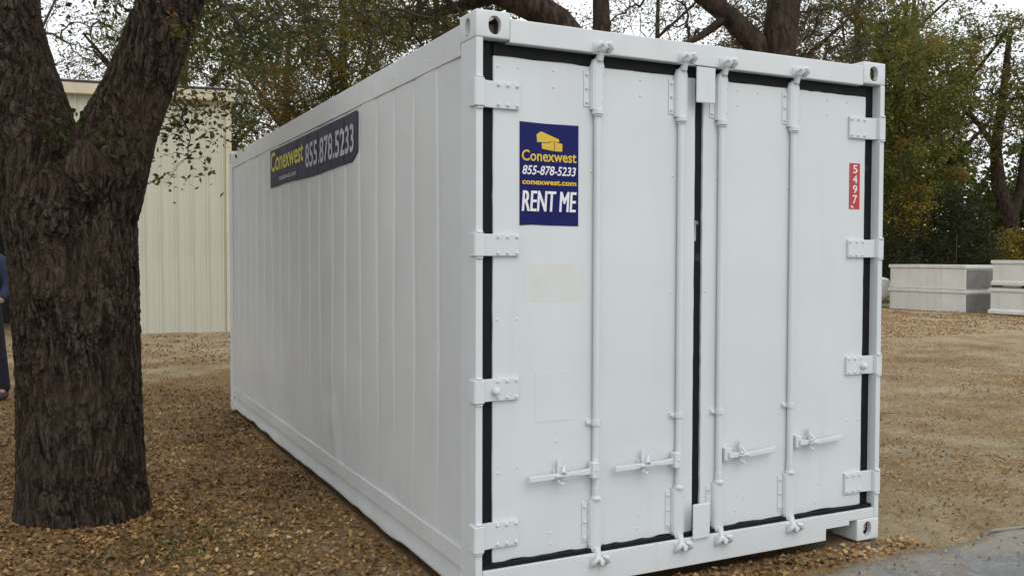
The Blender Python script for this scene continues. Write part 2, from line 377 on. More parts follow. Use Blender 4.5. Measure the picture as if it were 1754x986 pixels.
# weeds near the trunk
wx = rng.normal(-1.02,.22,650); wy = rng.normal(1.50,.22,650)
k = np.hypot(wx+1.47, wy-2.45) > .43; wx, wy = wx[k], wy[k]; nw = len(wx)
wv = np.zeros((nw,3,3)); a = rng.uniform(0,6.28,nw); hh = rng.uniform(.012,.045,nw)
wz = gh(wx,wy); lean = rng.normal(0,.02,(nw,2))
wv[:,0] = np.stack([wx-np.cos(a)*.005, wy-np.sin(a)*.005, wz],-1); wv[:,1] = np.stack([wx+np.cos(a)*.005, wy+np.sin(a)*.005, wz],-1)
wv[:,2] = np.stack([wx+lean[:,0], wy+lean[:,1], wz+hh],-1)
struct('weeds', np_mesh('weeds', wv.reshape(-1,3), np.arange(nw*3).reshape(-1,3), {'tint': rng.uniform(0,1,nw)}), GRASSM, kind='stuff')
# fallen twigs
tw = MB()
for i in range(60):
    x, y = (random.uniform(-3.5,-.3), random.uniform(.8,7)) if i < 34 else (random.uniform(2.7,7), random.uniform(.2,8))
    if math.hypot(x+1.47,y-2.45) < .5: continue
    a = random.uniform(0,6.28); l = random.uniform(.06,.22); z = float(gh(x,y))+.012
    tw.tube([(x,y,z),(x+math.cos(a)*l*.5+.01,y+math.sin(a)*l*.5,z+.008),(x+math.cos(a+.2)*l,y+math.sin(a+.2)*l,z)], [.004,.003,.002], 4)
struct('fallen_twigs', tw, LIMB, kind='stuff')

# ------------------------------------------------------------------ shipping container
W_, L_, H_ = 2.438, 6.058, 2.591
box = thing('shipping_container', 'big white refrigerated shipping container with double doors, standing on the leaf strewn dirt', 'shipping container', (0,0,0))

# corner castings: hollow blocks with oval holes (front-left one cut, the others mirrored)
def stadium(cx, cz, w_, h_, n_=10):
    r_ = w_/2; o = h_/2-r_
    return [(cx+r_*math.cos(math.pi*i/n_), cz+o+r_*math.sin(math.pi*i/n_)) for i in range(n_+1)] + \
           [(cx-r_*math.cos(math.pi*i/n_), cz-o-r_*math.sin(math.pi*i/n_)) for i in range(n_+1)]
def cut(me, cutters):
    o = bpy.data.objects.new('tmp', me); C.objects.link(o); tmp = []
    for c in cutters:
        bm = bmesh.new(); bm.from_mesh(c.mesh('cut')); bmesh.ops.recalc_face_normals(bm, faces=bm.faces); mm = bpy.data.meshes.new('cut'); bm.to_mesh(mm); bm.free()
        co = bpy.data.objects.new('tmp_cut', mm); C.objects.link(co); tmp.append(co)
        b = o.modifiers.new('b','BOOLEAN'); b.object = co; b.operation = 'DIFFERENCE'; b.solver = 'EXACT'
    me2 = baked(o)
    for c in tmp: bpy.data.objects.remove(c)
    return me2
cb = MB().box(0,.162,0,.178,0,.118).mesh('casting')
bm = bmesh.new(); bm.from_mesh(cb); bmesh.ops.bevel(bm, geom=bm.edges[:], offset=.007, segments=3, affect='EDGES', profile=.5); bm.to_mesh(cb); bm.free()
cm = cut(cb, [MB().box(.028,.150,.028,.166,.022,.100), MB().prism(stadium(.088,.056,.060,.080), 'y', -.05,.06),
              MB().prism(stadium(.090,.056,.052,.080), 'x', -.05,.06), MB().prism(stadium(.084,.092,.062,.10), 'z', .08,.2)])
cm.materials.append(WHITE); cm.materials.append(RUST)
for p in cm.polygons:
    c = p.center
    if .027 < c.x < .151 and .027 < c.y < .167 and .021 < c.z < .101: p.material_index = 1
shade(cm, 40)
def mirrored(me, sx, sy, sz):
    bm = bmesh.new(); bm.from_mesh(me)
    for v_ in bm.verts: v_.co = Vector((W_-v_.co.x if sx else v_.co.x, L_-v_.co.y if sy else v_.co.y, v_.co.z if not sz else .118-v_.co.z))
    if (sx+sy+sz) % 2: bmesh.ops.reverse_faces(bm, faces=bm.faces)
    mm = bpy.data.meshes.new('corner_casting'); bm.to_mesh(mm); bm.free(); mm.materials.append(WHITE); mm.materials.append(RUST); shade(mm, 40); return mm
for sx in (0,1):
    for sy in (0,1):
        obj('corner_casting', mirrored(cm,sx,sy,0), None, box, (0,0,H_-.118)); obj('corner_casting', mirrored(cm,sx,sy,1), None, box)

def P(name, mb, mats=WHITE, parent=None, bevel=.003, seg=2, loc=(0,0,0), smooth=None, rot=(0,0,0)):
    return obj(name, mb, mats, parent or box, loc, rot, bevel, seg, smooth)
# corner posts (front ones are open channels)
for s in (0,1):
    X_ = (lambda x: W_-x) if s else (lambda x: x)
    poly = [(.0015,.0015),(.034,.0015),(.034,.055),(.100,.055),(.100,.165),(.0015,.165)]
    poly = [(X_(a),b) for a,b in poly]
    if s: poly = poly[::-1]
    P('corner_post', MB().prism(poly,'z',.1185,H_-.1185))
    P('corner_post', MB().box(min(X_(.0015),X_(.12)),max(X_(.0015),X_(.12)),L_-.165,L_-.0015,.1185,H_-.1185))
# header, sill
P('door_header', MB().box(.1625,W_-.1625,.0015,.14,2.462,2.566), bevel=.005)
sill = [(.219,.176),(.219,.097),(.387,.097),(.387,.036),(2.05,.036),(2.05,.097),(2.219,.097),(2.219,.176)]
sill = [(.036,.172),(.036,.1188),(.1625,.1188),(.219,.1188)]+[(.219,.097),(.387,.097),(.387,.036),(2.05,.036),(2.05,.097),(2.219,.097),(2.219,.1188),(2.402,.1188),(2.402,.172)]
sl = P('door_sill', MB().prism(sill,'y',.0025,.021), bevel=.003)
P('floor_beam', MB().box(.17,.385,.0565,.35,.03,.095).box(2.055,2.215,.36,.42,.02,.14).box(.17,2.27,.43,.50,.03,.14), bevel=.004)
P('underframe', MB().box(.06,W_-.06,.51,L_-.2,.05,.16), SIDEW, bevel=0)
# gasket frame and dark door surround
g = MB().box(.035,.1015,.057,.10,.13,2.44).box(W_-.1015,W_-.035,.057,.10,.13,2.44)
g = MB().box(.1005,W_-.1005,.040,.10,2.413,2.4615).box(.036,W_-.036,.0215,.10,.174,.190)
g.box(.0355,.125,.0535,.054,.19,2.472).box(W_-.125,W_-.0355,.0535,.054,.19,2.472).box(1.17,1.27,.058,.10,.216,2.379)
P('door_gasket', g, GASK, bevel=0)

# doors: thick panels with painted, slightly uneven edges
def door_mesh(x0, x1, z0, z1, seed):
    rd = random.Random(seed); pts = []
    def edge(ax, ay, bx, by, amp, k):
        for i in range(k):
            t_ = i/k; pts.append((ax+(bx-ax)*t_+(rd.uniform(-amp,amp) if ax == bx and i else 0), ay+(by-ay)*t_+(rd.uniform(-amp,amp) if ay == by and i else 0)))
    edge(x0,z0,x1,z0,.006,22); edge(x1,z0,x1,z1,.0012,40); edge(x1,z1,x0,z1,.0035,22); edge(x0,z1,x0,z0,.0012,40)
    return MB().prism(pts,'y',.045,.118)
DY = .045
ld = P('door', door_mesh(.102,1.194,.190,2.412,1), DOORW, bevel=.004)
rdr = P('door', door_mesh(1.242,2.342,.190,2.412,2), DOORW, bevel=.004)
boltme = MB().cyl((0,.001,0),(0,-.006,0),.0095,.0085,10).ball((0,-.006,0),.008,1,.7,1,10,6).mesh('bolt',30); boltme.materials.append(WHITE)
rivme = MB().ball((0,0,0),.0065,1,.55,1,8,6).mesh('rivet',60); rivme.materials.append(DOORW)
def bolt(par, x, y, z, s=1.0, me=None, name='bolt'):
    o = obj(name, me or boltme, None, par, (x,y,z)); o.scale = (s,s,s); return o
# small fixings scattered over the doors
for d, pts in ((ld, [(.124,2.366),(.222,2.368),(.40,2.372),(.40,2.298),(.87,2.372),(.87,2.297),(.125,1.262),(.222,1.262),(.13,.585),(.225,.60),(.62,1.365),(1.055,1.37),(.395,.285),(.395,.235),(.425,.70),(.87,.31),(.87,.245),(.60,1.93),(1.06,1.93)]),
               (rdr, [(1.455,2.372),(1.455,2.297),(1.585,2.372),(2.06,2.372),(2.06,2.297),(2.20,2.372),(1.33,1.93),(2.235,.66),(2.315,.655),(1.52,.32),(1.47,.26),(2.03,.335),(2.01,.235),(1.79,1.90),(1.26,1.37)])):
    for x, z in pts: bolt(d, x, DY, z, 1, rivme, 'rivet')
P('patch_plate', MB().box(.312,.512,DY-.0013,DY+.01,.795,1.020), DOORW, ld, bevel=0)
P('sticker_residue', MB().box(.285,.563,DY-.0004,DY+.001,1.337,1.506), STAIN, ld, bevel=0)
P('patch_plate', MB().box(1.52,1.525,DY-.001,DY+.01,.3,.31), DOORW, rdr, bevel=0)

# hinges: barrel at the post and bolted blade
def hinge(zc, hgt, right, big=False):
    X_ = (lambda x: W_-x) if right else (lambda x: x)
    h2 = hgt/2; m_ = MB()
    poly = [(-.010,-.006),(-.004,-.013),(.034,-.013),(.040,-.006),(.040,.052),(.036,.056),(-.010,.056)]
    if right: poly = [(-.0035,-.001),(-.001,-.004),(.036,-.002),(.040,.012),(.040,.052),(.036,.056),(-.0035,.056)]
    poly = [(X_(a),b) for a,b in poly]
    m_.prism(poly[::-1] if right else poly,'z',-h2,h2)
    m_.prism([(X_(a),b) for a,b in [(.0395,.018),(.095,.030),(.225,.030),(.225,.0448),(.0395,.0448)]][::(-1 if right else 1)],'z',-h2*.98,h2*.98)
    me = m_.mesh('hinge')
    bm = bmesh.new(); bm.from_mesh(me); bmesh.ops.recalc_face_normals(bm, faces=bm.faces); bm.to_mesh(me); bm.free()
    o = obj('hinge', me, DOORW, box, (0,0,zc), bevel=.003)
    for x in (.120,.166,.212):
        for dz in (-.72*h2, .72*h2): bolt(o, X_(x), .030, dz, .85 if hgt > .1 else .75)
    # lugs on the post above and below
    for sgn in (-1,1):
        z0 = sgn*(h2+.002); z1 = sgn*(h2+.010)
        lp = [(X_(a),b) for a,b in [(.002,-.008),(.032,-.008),(.032,.05),(.002,.05)]]
        l_ = MB().prism(lp if not right else lp[::-1],'z',min(z0,z1),max(z0,z1)); obj('hinge_lug', l_, WHITE, o, bevel=.002)
    if big: obj('lock_nut', MB().cyl((0,0,0),(0,-.018,0),.020,.016,12).ball((0,-.018,0),.015,1,.6,1), DOORW, o, (X_(.108),.028,-.005), bevel=.002)
for right in (0,1):
    hinge(2.240,.118,right); hinge(1.590,.098,right); hinge(.957,.100,right,True); hinge(.316,.116,right)

# locking gear: rod, covers with bolted flanges, cams, guides, handle
def cover(z0, z1, top):
    """half-round cover with a flange on its left side, local x around the rod"""
    pr = [(-.036,.0165),(-.036,.004),(-.030,-.008),(-.016,-.015),(.016,-.015),(.030,-.008),(.036,.004),(.036,.0165)]
    m_ = MB(); ztip = z1 if top else z0; zc = z1-.03 if top else z0+.03
    n_ = len(pr)
    def ring(z, s): return [(x*s, y, z) for x,y in pr]
    rings = [ring(z0,1),ring(zc,1),ring(z1,.72)] if top else [ring(z0,.72),ring(zc,1),ring(z1,1)]
    vs = [p for r_ in rings for p in r_]; fs = [tuple(range(n_)), tuple(range(2*n_,3*n_))[::-1]]
    for k_ in range(2): fs += [(k_*n_+i, k_*n_+n_+i, k_*n_+n_+(i+1)%n_, k_*n_+(i+1)%n_) for i in range(n_)]
    m_.add(vs, fs)
    fz0, fz1 = (z0+.012, z1-.05) if top else (z0+.045, z1-.012)
    m_.box(-.066,-.034,.0125,.0165,fz0,fz1)
    zcol = z0 if top else z1
    m_.cyl((0,-.002,zcol-(.022 if top else .0)),(0,-.002,zcol+(.0 if top else .010)),.027,.027,14)
    if top: m_.cyl((0,-.002,zcol-.030),(0,-.002,zcol-.024),.023,.023,14)
    else: m_.cyl((0,-.002,zcol+.010),(0,-.002,zcol+.016),.022,.018,14)
    bs = [fz0+.02,(fz0+fz1)/2,fz1-.02]
    return m_, bs
YR = .028
GUIDE_Z = .775
def lock_rod(x, side, hz, hx_hub, catch_dx, length):
    rod = obj('lock_rod', MB().cyl((0,0,.170),(0,0,2.448),.0165,None,14).cyl((0,0,.43),(0,0,.47),.019,.019,14).mesh('lock_rod',40), DOORW, box, (x,YR,0))
    for top in (0,1):
        z0, z1 = (2.212,2.440) if top else (.176,.418)
        cmsh, bs = cover(z0, z1, top)
        c_ = obj('rod_cover', cmsh, DOORW, rod, bevel=.002)
        bm = bmesh.new(); bm.from_mesh(c_.data); bmesh.ops.recalc_face_normals(bm, faces=bm.faces); bm.to_mesh(c_.data); bm.free()
        for z in bs: bolt(rod, -.052, .0125, z, .8)
        bolt(rod, .018, -.014, (z0+.035 if top else z1-.04), .4); bolt(rod, .022, -.011, (z1-.07 if top else z0+.05), .4)
        # cam and keeper
        zc = 2.486 if top else .140; s = 1 if top else -1
        k = MB().box(-.042,.046,-.030,-.0262,zc-.028,zc+.022)
        k.tube([(-.034,-.034,zc-.018),(-.036,-.052,zc),(-.024,-.056,zc+.016),(-.010,-.046,zc+.020)], [.011,.013,.012,.009], 8)
        k.tube([(.036,-.034,zc-.014),(.040,-.054,zc+.002),(.030,-.058,zc+.018),(.018,-.046,zc+.020)], [.011,.014,.013,.009], 8)
        obj('cam_keeper', k.mesh('cam_keeper',50), WHITE, rod)
        k = MB().cyl((0,-.012,zc-s*.05),(0,-.030,zc-s*.004),.019,.017,10).tube([(0,-.034,zc-s*.01),(.012,-.048,zc+s*.006),(.002,-.050,zc+s*.018)], [.016,.017,.011], 8)
        k.tube([(-.016,-.034,zc-s*.014),(-.006,-.044,zc)], [.010,.008], 6)
        obj('cam', k.mesh('cam',50), WHITE, rod)
    # guides
    for z in (GUIDE_Z,):
        gd = MB().cyl((0,0,-.012),(0,0,.012),.0225,.0225,14).box(-.048,-.018,.006,.0168,-.011,.011).box(.018,.034,.006,.0168,-.010,.010)
        gd.ball((-.040,.004,0),.0075); obj('rod_guide', gd.mesh('rod_guide',40), DOORW, rod, (0,0,z))
    # handle
    d = -1 if side == 'left' else 1
    hub = MB().box(-.017,.019,-.040,.0,-.036,.036) if d < 0 else MB().box(-.020,.019,-.014,.0165,-.031,.031)
    hx = hx_hub-x
    ho = obj('handle_hub', hub, DOORW, rod, (hx,0,hz), bevel=.003); bolt(ho, .003, -.040 if d < 0 else -.014, .002, .6)
    a = MB()
    L = length
    pts = [(0,-.020,-.002),(d*.06,-.022,-.006),(d*catch_dx,-.024,-.004),(d*(catch_dx+.05),-.020,-.010),(d*L,-.016,-.012 if d < 0 else .0)]
    wz = [.016,.012,.007,.013,.013]; 
    vs = []; fs = []
    for (px,py,pz), h_ in zip(pts, wz):
        vs += [(px,py-.006,pz-h_),(px,py+.006,pz-h_),(px,py+.006,pz+h_),(px,py-.006,pz+h_)]
    for i in range(len(pts)-1):
        fs += [(i*4+j,i*4+(j+1)%4,(i+1)*4+(j+1)%4,(i+1)*4+j) for j in range(4)]
    fs += [(3,2,1,0),(16,17,18,19)]
    a.add(vs, fs); me = a.mesh('handle')
    bm = bmesh.new(); bm.from_mesh(me); bmesh.ops.recalc_face_normals(bm, faces=bm.faces); bm.to_mesh(me); bm.free()
    obj('handle', me, DOORW, rod, (hx,0,hz), bevel=.003)
    k = MB(); cx_ = d*catch_dx
    k.box(cx_-.026,cx_+.026,.004,.0166,-.022,.012)                      # base plate
    k.prism([(cx_-.014,-.01),(cx_+.016,-.01),(cx_+.018,.05),(cx_+.010,.066),(cx_-.006,.068),(cx_-.014,.056)],'y',-.014,-.006)
    k.tube([(cx_-.022*d,-.034,.004),(cx_,-.040,.012),(cx_-d*.016,-.026,.034)],[.008,.010,.006],6)
    k.box(cx_-.03,cx_+.034,-.040,.006,-.010,-.004)
    k.tube([(cx_-.010,-.006,-.016),(cx_-.012,-.026,-.036),(cx_+.002,-.032,-.046),(cx_+.014,-.022,-.040)],[.005,.006,.006,.005],6)
    me = k.mesh('handle_catch'); bm = bmesh.new(); bm.from_mesh(me); bmesh.ops.recalc_face_normals(bm, faces=bm.faces); bm.to_mesh(me); bm.free()
    obj('handle_catch', me, DOORW, rod, (hx,0,hz), bevel=.0015)
lock_rod(.624,'left',.560,.602,.175,.335)
lock_rod(1.097,'left',.562,1.066,.180,.345)
lock_rod(1.3435,'right',.557,1.392,.085,.305)
lock_rod(1.811,'right',.580,1.862,.080,.310)

# cover plates over the middle gap
P('gap_cover_plate', MB().box(1.158,1.270,-.012,-.002,2.283,2.454), DOORW, bevel=.004)
P('gap_cover_plate', MB().box(1.160,1.262,-.012,-.002,.164,.337), DOORW, bevel=.006)
P('gap_latch', MB().box(1.196,1.206,.048,.062,1.62,1.72).tube([(1.200,.046,1.70),(1.208,.040,1.715),(1.214,.046,1.70)],.004,6), METAL, bevel=.001)

# lettering
def text_mesh(s, x0, x1, z0, z1, shear=0, bold=0, ref=None):
    """outline of s fitted to the box; returns list of (u,v) verts and faces"""
    cu = bpy.data.curves.new('t','FONT'); cu.body = s; cu.shear = shear; cu.offset = bold; cu.resolution_u = 3
    o = bpy.data.objects.new('t', cu); C.objects.link(o)
    bpy.context.view_layer.update()
    me = baked(o); bpy.data.curves.remove(cu)
    co = np.array([v_.co[:2] for v_ in me.vertices]); fs = [tuple(p.vertices) for p in me.polygons]; bpy.data.meshes.remove(me)
    lo, hi = co.min(0), co.max(0)
    if ref is not None: lo[1], hi[1] = ref
    co = (co-lo)/(hi-lo); co = co*np.array([x1-x0, z1-z0])+np.array([x0,z0]); return co, fs
def front_text(mb, y, *a, mi=0, **k):
    co, fs = text_mesh(*a, **k); mb.add([(u,y,v_) for u,v_ in co], fs, mi)

# rental poster on the left door
px0, px1, pz0, pz1 = .231,.532,1.678,2.136
po = P('poster', MB().prism([(px0,pz1),(px0+.13,pz1-.003),(px1,pz1-.001),(px1+.001,pz0+.001),(px0+.14,pz0+.002),(px0+.06,pz0+.004),(px0+.001,pz0)][::-1],'y',DY-.0020,DY+.001), NAVY, box, bevel=0)
po['label'] = 'navy blue RENT ME poster on the left door'
def sxz(px, py): return (px0+(px-97)/470*(px1-px0), pz1-(py-88)/837*(pz1-pz0))
def stext(s, a, b, c, d, mat_i, fat=0, **k):
    x0,z1 = sxz(a,c); x1,z0 = sxz(b,d); tx = MB()
    for q_ in ((-1,0,1) if fat else (0,)): front_text(tx, DY-.0035-.00025*q_, s, x0+fat*(q_+1),x1+fat*(q_-1),z0,z1, **k)
    obj('lettering', tx, [YEL,WTXT][mat_i], po)
stext('Conexwest',113,549,312,402,0,bold=.018); stext('855-878-5233',118,546,437,512,1,shear=.22,bold=.016)
stext('conexwest.com',116,549,552,592,0,bold=.035); stext('RENT ME',114,552,642,808,1,fat=.0022,shear=.12)
lg = MB()
for poly in ([(228,185),(262,158),(268,160),(405,214),(408,238),(330,236),(318,244),(232,246)],
             [(268,252),(326,248),(336,240),(368,239),(368,312),(272,298)], [(373,239),(412,246),(434,250),(433,312),(373,313)]):
    lg.prism([sxz(*p) for p in poly][::-1],'y',DY-.0036,DY-.0022)
bm = bmesh.new(); me = lg.mesh('poster_logo'); bm.from_mesh(me); bmesh.ops.recalc_face_normals(bm, faces=bm.faces); bm.to_mesh(me); bm.free()
obj('poster_logo', me, YEL, po)
# red number sticker
ns = P('number_sticker', MB().box(2.226,2.303,DY-.002,DY+.001,1.803,2.050), RED, box, bevel=0)
ns['label'] = 'narrow red sticker with white number 5497 on the right door'
tx = MB()
for ch_, (za,zb) in zip('5497', [(1.996,2.040),(1.942,1.986),(1.888,1.932),(1.832,1.878)]):
    front_text(tx, DY-.0035, ch_, 2.250,2.283,za,zb, bold=.012)
tx.prism([(2.238,1.812),(2.262,1.809),(2.252,1.816),(2.240,1.824)],'y',DY-.0036,DY-.0025)
obj('sticker_lettering', tx, WTXT, ns)

# ------------------------------------------------------------------ container side
NP_, Y0, Y1 = 19, .166, 5.892
pit = (Y1-Y0)/NP_; jy = np.random.default_rng(3).uniform(-.018,.018,NP_+1); jy[0] = jy[-1] = 0; ZB, ZT = .237, 2.421
def dent(y, z):
    g_ = lambda y0,z0,a,b,c: c*np.exp(-((y-y0)/a)**2-((z-z0)/b)**2)
    h = .0022*np.sin(2.1*y+.9*z)+.0016*np.sin(5.3*y-2.2*z+1)+.0012*np.sin(3.1*z+7*y)+.0010*np.sin(11*y+5*z)
    h += g_(2.25,.52,.055,.13,-.020)+g_(2.08,.34,.05,.16,.016)+g_(2.40,.60,.09,.10,.016)+g_(1.75,.93,.18,.05,.010)+g_(1.75,.87,.20,.04,-.006)
    h += g_(3.7,.9,.12,.2,.007)+g_(1.3,.55,.3,.4,.006)+g_(.45,1.1,.03,.05,.004)+g_(4.6,.35,.25,.10,.010)+g_(3.2,1.25,.1,.1,.005)
    return h
for i in range(NP_):
    a, b = Y0+i*pit+jy[i]+.0001, Y0+(i+1)*pit+jy[i+1]-.0001
    ys = np.array([a, a+.003, a+.012, a+.04, (a+b)/2-.03, (a+b)/2+.02, b-.05, b-.022, b-.007, b]); dx = np.array([.0065,.004,.0,-.001,-.002,-.002,-.001,.0,.003,.0065])
    zs = np.linspace(ZB, ZT, 34); YY, ZZ = np.meshgrid(ys, zs)
    fade = np.clip((ZZ-.55+.25)/.9,.15,1)
    XX = .010+dx[None,:]*fade+dent(YY,ZZ)
    k_ = np.arange(YY.size).reshape(YY.shape)
    ff_ = np.stack([k_[:-1,1:],k_[:-1,:-1],k_[1:,:-1],k_[1:,1:]],-1).reshape(-1,4)
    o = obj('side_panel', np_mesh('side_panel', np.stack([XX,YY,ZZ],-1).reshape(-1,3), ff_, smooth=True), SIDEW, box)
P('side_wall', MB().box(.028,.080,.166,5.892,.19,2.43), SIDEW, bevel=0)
P('top_rail', MB().box(.0015,.060,.1785,L_-.1785,2.4215,2.560), SIDEW, bevel=.004)
P('bottom_rail', MB().box(.003,.055,.1665,5.891,.143,.236), SIDEW, bevel=.004)
# skirt with a dented lower lip
ys = np.arange(.179, 5.88, .03); lo_ = .030+.005*np.sin(3.1*ys)+.004*np.sin(9*ys+1)
for c_, a_, s_ in ((.95,.010,.12),(1.72,.018,.10),(2.5,.008,.2),(3.15,.014,.09),(4.3,.012,.12),(4.9,.016,.08),(5.3,.010,.06)): lo_ += .7*a_*np.exp(-((ys-c_)/s_)**2)
wob = .0022*np.sin(4*ys)+.0016*np.sin(13*ys+2)
rows = [np.stack([.018+0*ys, ys, .1425+0*ys],-1), np.stack([.018+wob*.3, ys, .120+0*ys],-1), np.stack([.010+wob, ys, .07+0*ys],-1),
        np.stack([.004+wob, ys, lo_+.012],-1), np.stack([.006+wob, ys, lo_],-1), np.stack([.05+0*ys, ys, lo_+.002],-1), np.stack([.05+0*ys, ys, .1425+0*ys],-1)]
V = np.concatenate(rows); k_ = np.arange(len(V)).reshape(len(rows), len(ys))
ff_ = np.stack([k_[:-1,1:],k_[:-1,:-1],k_[1:,:-1],k_[1:,1:]],-1).reshape(-1,4)[:, ::-1]
obj('side_skirt', np_mesh('side_skirt', V, ff_, smooth=True), SIDEW, box)
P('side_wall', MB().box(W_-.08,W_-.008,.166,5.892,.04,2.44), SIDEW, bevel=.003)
P('top_rail', MB().box(W_-.060,W_-.0015,.1785,L_-.1785,2.4415,2.560), SIDEW, bevel=.004)
P('roof', MB().box(.0605,W_-.0605,.1405,L_-.10,2.50,2.572), WHITE, bevel=.004)
P('rear_wall', MB().box(.1205,W_-.1205,L_-.11,L_-.01,.04,2.499).box(.6,1.8,L_-.0095,L_-.001,.5,2.3), WHITE, bevel=.003)
for y, z in ((.55,2.47),(1.05,2.475),(1.1,2.452),(4.6,2.47)):
    r_ = obj('rivet', rivme, None, box, (.001,y,z), (0,0,-math.pi/2))

# phone number banner on the side (follows the panel joints)
def side_x(y):
    e = min(abs(y-(Y0+i*pit+jy[i])) for i in range(NP_+1)); return .0065 if e > .012 else .0065+.004*(1-e/.012)
bys = sorted(set([round(4.086-i*.03,4) for i in range(81)]+[1.68]+[Y0+i*pit+jy[i] for i in range(20) if 1.7 < Y0+i*pit+jy[i] < 4.07]), reverse=True)
vs, fs = [], []
for y in bys:
    zb = 2.104+.006*math.sin(4*y)
    if y < 1.82: zb = 2.10+(1.82-y)/.14*.06
    x = side_x(y)-.004+float(dent(np.array(y),np.array(2.25)))-.003
    vs += [(x,y,zb),(x,y,2.402)]
for i in range(len(bys)-1): fs.append((2*i,2*i+2,2*i+3,2*i+1))
ba = obj('banner', MB().add(vs,fs), NAVY2, box); ba['label'] = 'dark blue phone number banner on the long side'
def side_text(mb, s, ya, yb, z0, z1, mi, **k):
    co, fs_ = text_mesh(s, 0, ya-yb, z0, z1, **k)
    mb.add([(side_x(ya-u)-.0095+float(dent(np.array(ya-u),np.array(2.25)))-.001, ya-u, v_) for u,v_ in co], fs_, mi)
for a_, m_ in ((('Conexwest',4.03,2.985,2.224,2.382),YEL2), (('855.878.5233',2.92,1.745,2.162,2.336),WTXT2), (('conexwest.com',3.78,3.20,2.142,2.178),WTXT2)):
    tx = MB(); side_text(tx,*a_,0,bold=.02); obj('lettering', tx, m_, ba)

# ------------------------------------------------------------------ trees
def grow(base_nodes, clumps, rtip=.010, seed=1, droop=.0):
    """base_nodes: [(pos, parent, min_radius)]; attaches every clump centre to the nearest node; returns nodes, parents, radii, n_base"""
    r_ = np.random.default_rng(seed)
    pos = [np.array(p,float) for p,_,_ in base_nodes]; par = [q for _,q,_ in base_nodes]; rmin = [m_ for _,_,m_ in base_nodes]
    nb = len(pos)
    root = pos[0]; cl = np.array(clumps); order = np.argsort(np.min(np.linalg.norm(cl[:,None]-np.array(pos)[None],axis=2),axis=1))
    buf = np.zeros((len(cl)*3+nb,3)); buf[:nb] = pos; cnt = nb; tips = []
    start = min(2, nb-1)
    for ci in order:
        c = cl[ci]; d = np.linalg.norm(buf[start:cnt]-c, axis=1)+.35*np.maximum(buf[start:cnt,2]-c[2],0); j = int(np.argmin(d))+start
        a = buf[j]; L = np.linalg.norm(c-a)
        for t_ in (.36,.7,1.0):
            p = a+(c-a)*t_; 
            if t_ < 1: p = p+r_.normal(0,.07,3)*L+np.array([0,0,.10*L*math.sin(math.pi*t_)-droop*0])
            buf[cnt] = p; pos.append(p); par.append(j); rmin.append(0); j = cnt; cnt += 1
        tips.append(j)
    w_ = np.zeros(cnt)
    for t_ in tips: w_[t_] += 1
    for i in range(cnt-1, 0, -1):
        if par[i] is not None and par[i] >= 0: w_[par[i]] += w_[i]
    rad = np.maximum(rtip*np.maximum(w_,.5)**.46, np.array(rmin)); return pos, par, rad, nb
def branch_mesh(name, pos, par, rad, lo, hi, sides):
    m_ = MB()
    for i in range(lo, hi):
        if par[i] is None or par[i] < 0: continue
        j = par[i]; r0 = min(rad[j], rad[i]*1.5) if i >= lo else rad[j]
        a, b = Vector(pos[j]), Vector(pos[i])
        if (b-a).length < 1e-4: continue
        m_.tube([a, b], [r0, rad[i]], sides)
    return m_
def leaves(clumps, per, spread, size, tint_c, tint_s, seed, flat=.7):
    r_ = np.random.default_rng(seed); cl = np.array(clumps); n_ = len(cl)*per
    ct = np.clip(r_.normal(tint_c,.21,len(cl)),0,1)
    idx = np.repeat(np.arange(len(cl)), per)
    sub = cl[idx]+np.repeat(r_.normal(0,1,(len(cl)*6,3)), (per+5)//6, axis=0)[:n_]*0 if False else cl[idx]
    k = r_.integers(0,5,n_); sprig = r_.normal(0,1,(len(cl),5,3))*spread*np.array([.8,.8,.55])
    p = sub+sprig[idx,k]+r_.normal(0,1,(n_,3))*spread*.42*np.array([1,1,flat])
    L = size*r_.uniform(.6,1.3,n_); v_, f_ = leaf_quads(p, L, L*r_.uniform(.38,.65,n_), .8, .75, .15)
    t_ = np.clip(ct[idx]+r_.normal(0,tint_s,n_),0,1); return v_, f_, np.repeat(t_,2), sprig
def twigs(m_, clumps, sprig, r0=.006):
    for c, s in zip(clumps, sprig):
        c = Vector(c)
        for k in range(0,5):
            e = Vector(s[k]); m_.tube([c, c+e*.55+Vector((0,0,.03)), c+e*1.25], [r0, r0*.7, r0*.4], 3)
def in_ellipsoids(ells, num, seed, hollow=.35):
    r_ = np.random.default_rng(seed); out = []
    vol = np.array([e[3]*e[4]*e[5] for e in ells]); cnt = np.maximum((vol/vol.sum()*num).astype(int), 1)
    for e, c in zip(ells, cnt):
        d = r_.normal(0,1,(c,3)); d /= np.linalg.norm(d,axis=1)[:,None]; rr = hollow+(1-hollow)*r_.random(c)**.6
        out.append(np.array(e[:3])+d*rr[:,None]*np.array(e[3:]))
    return np.concatenate(out)
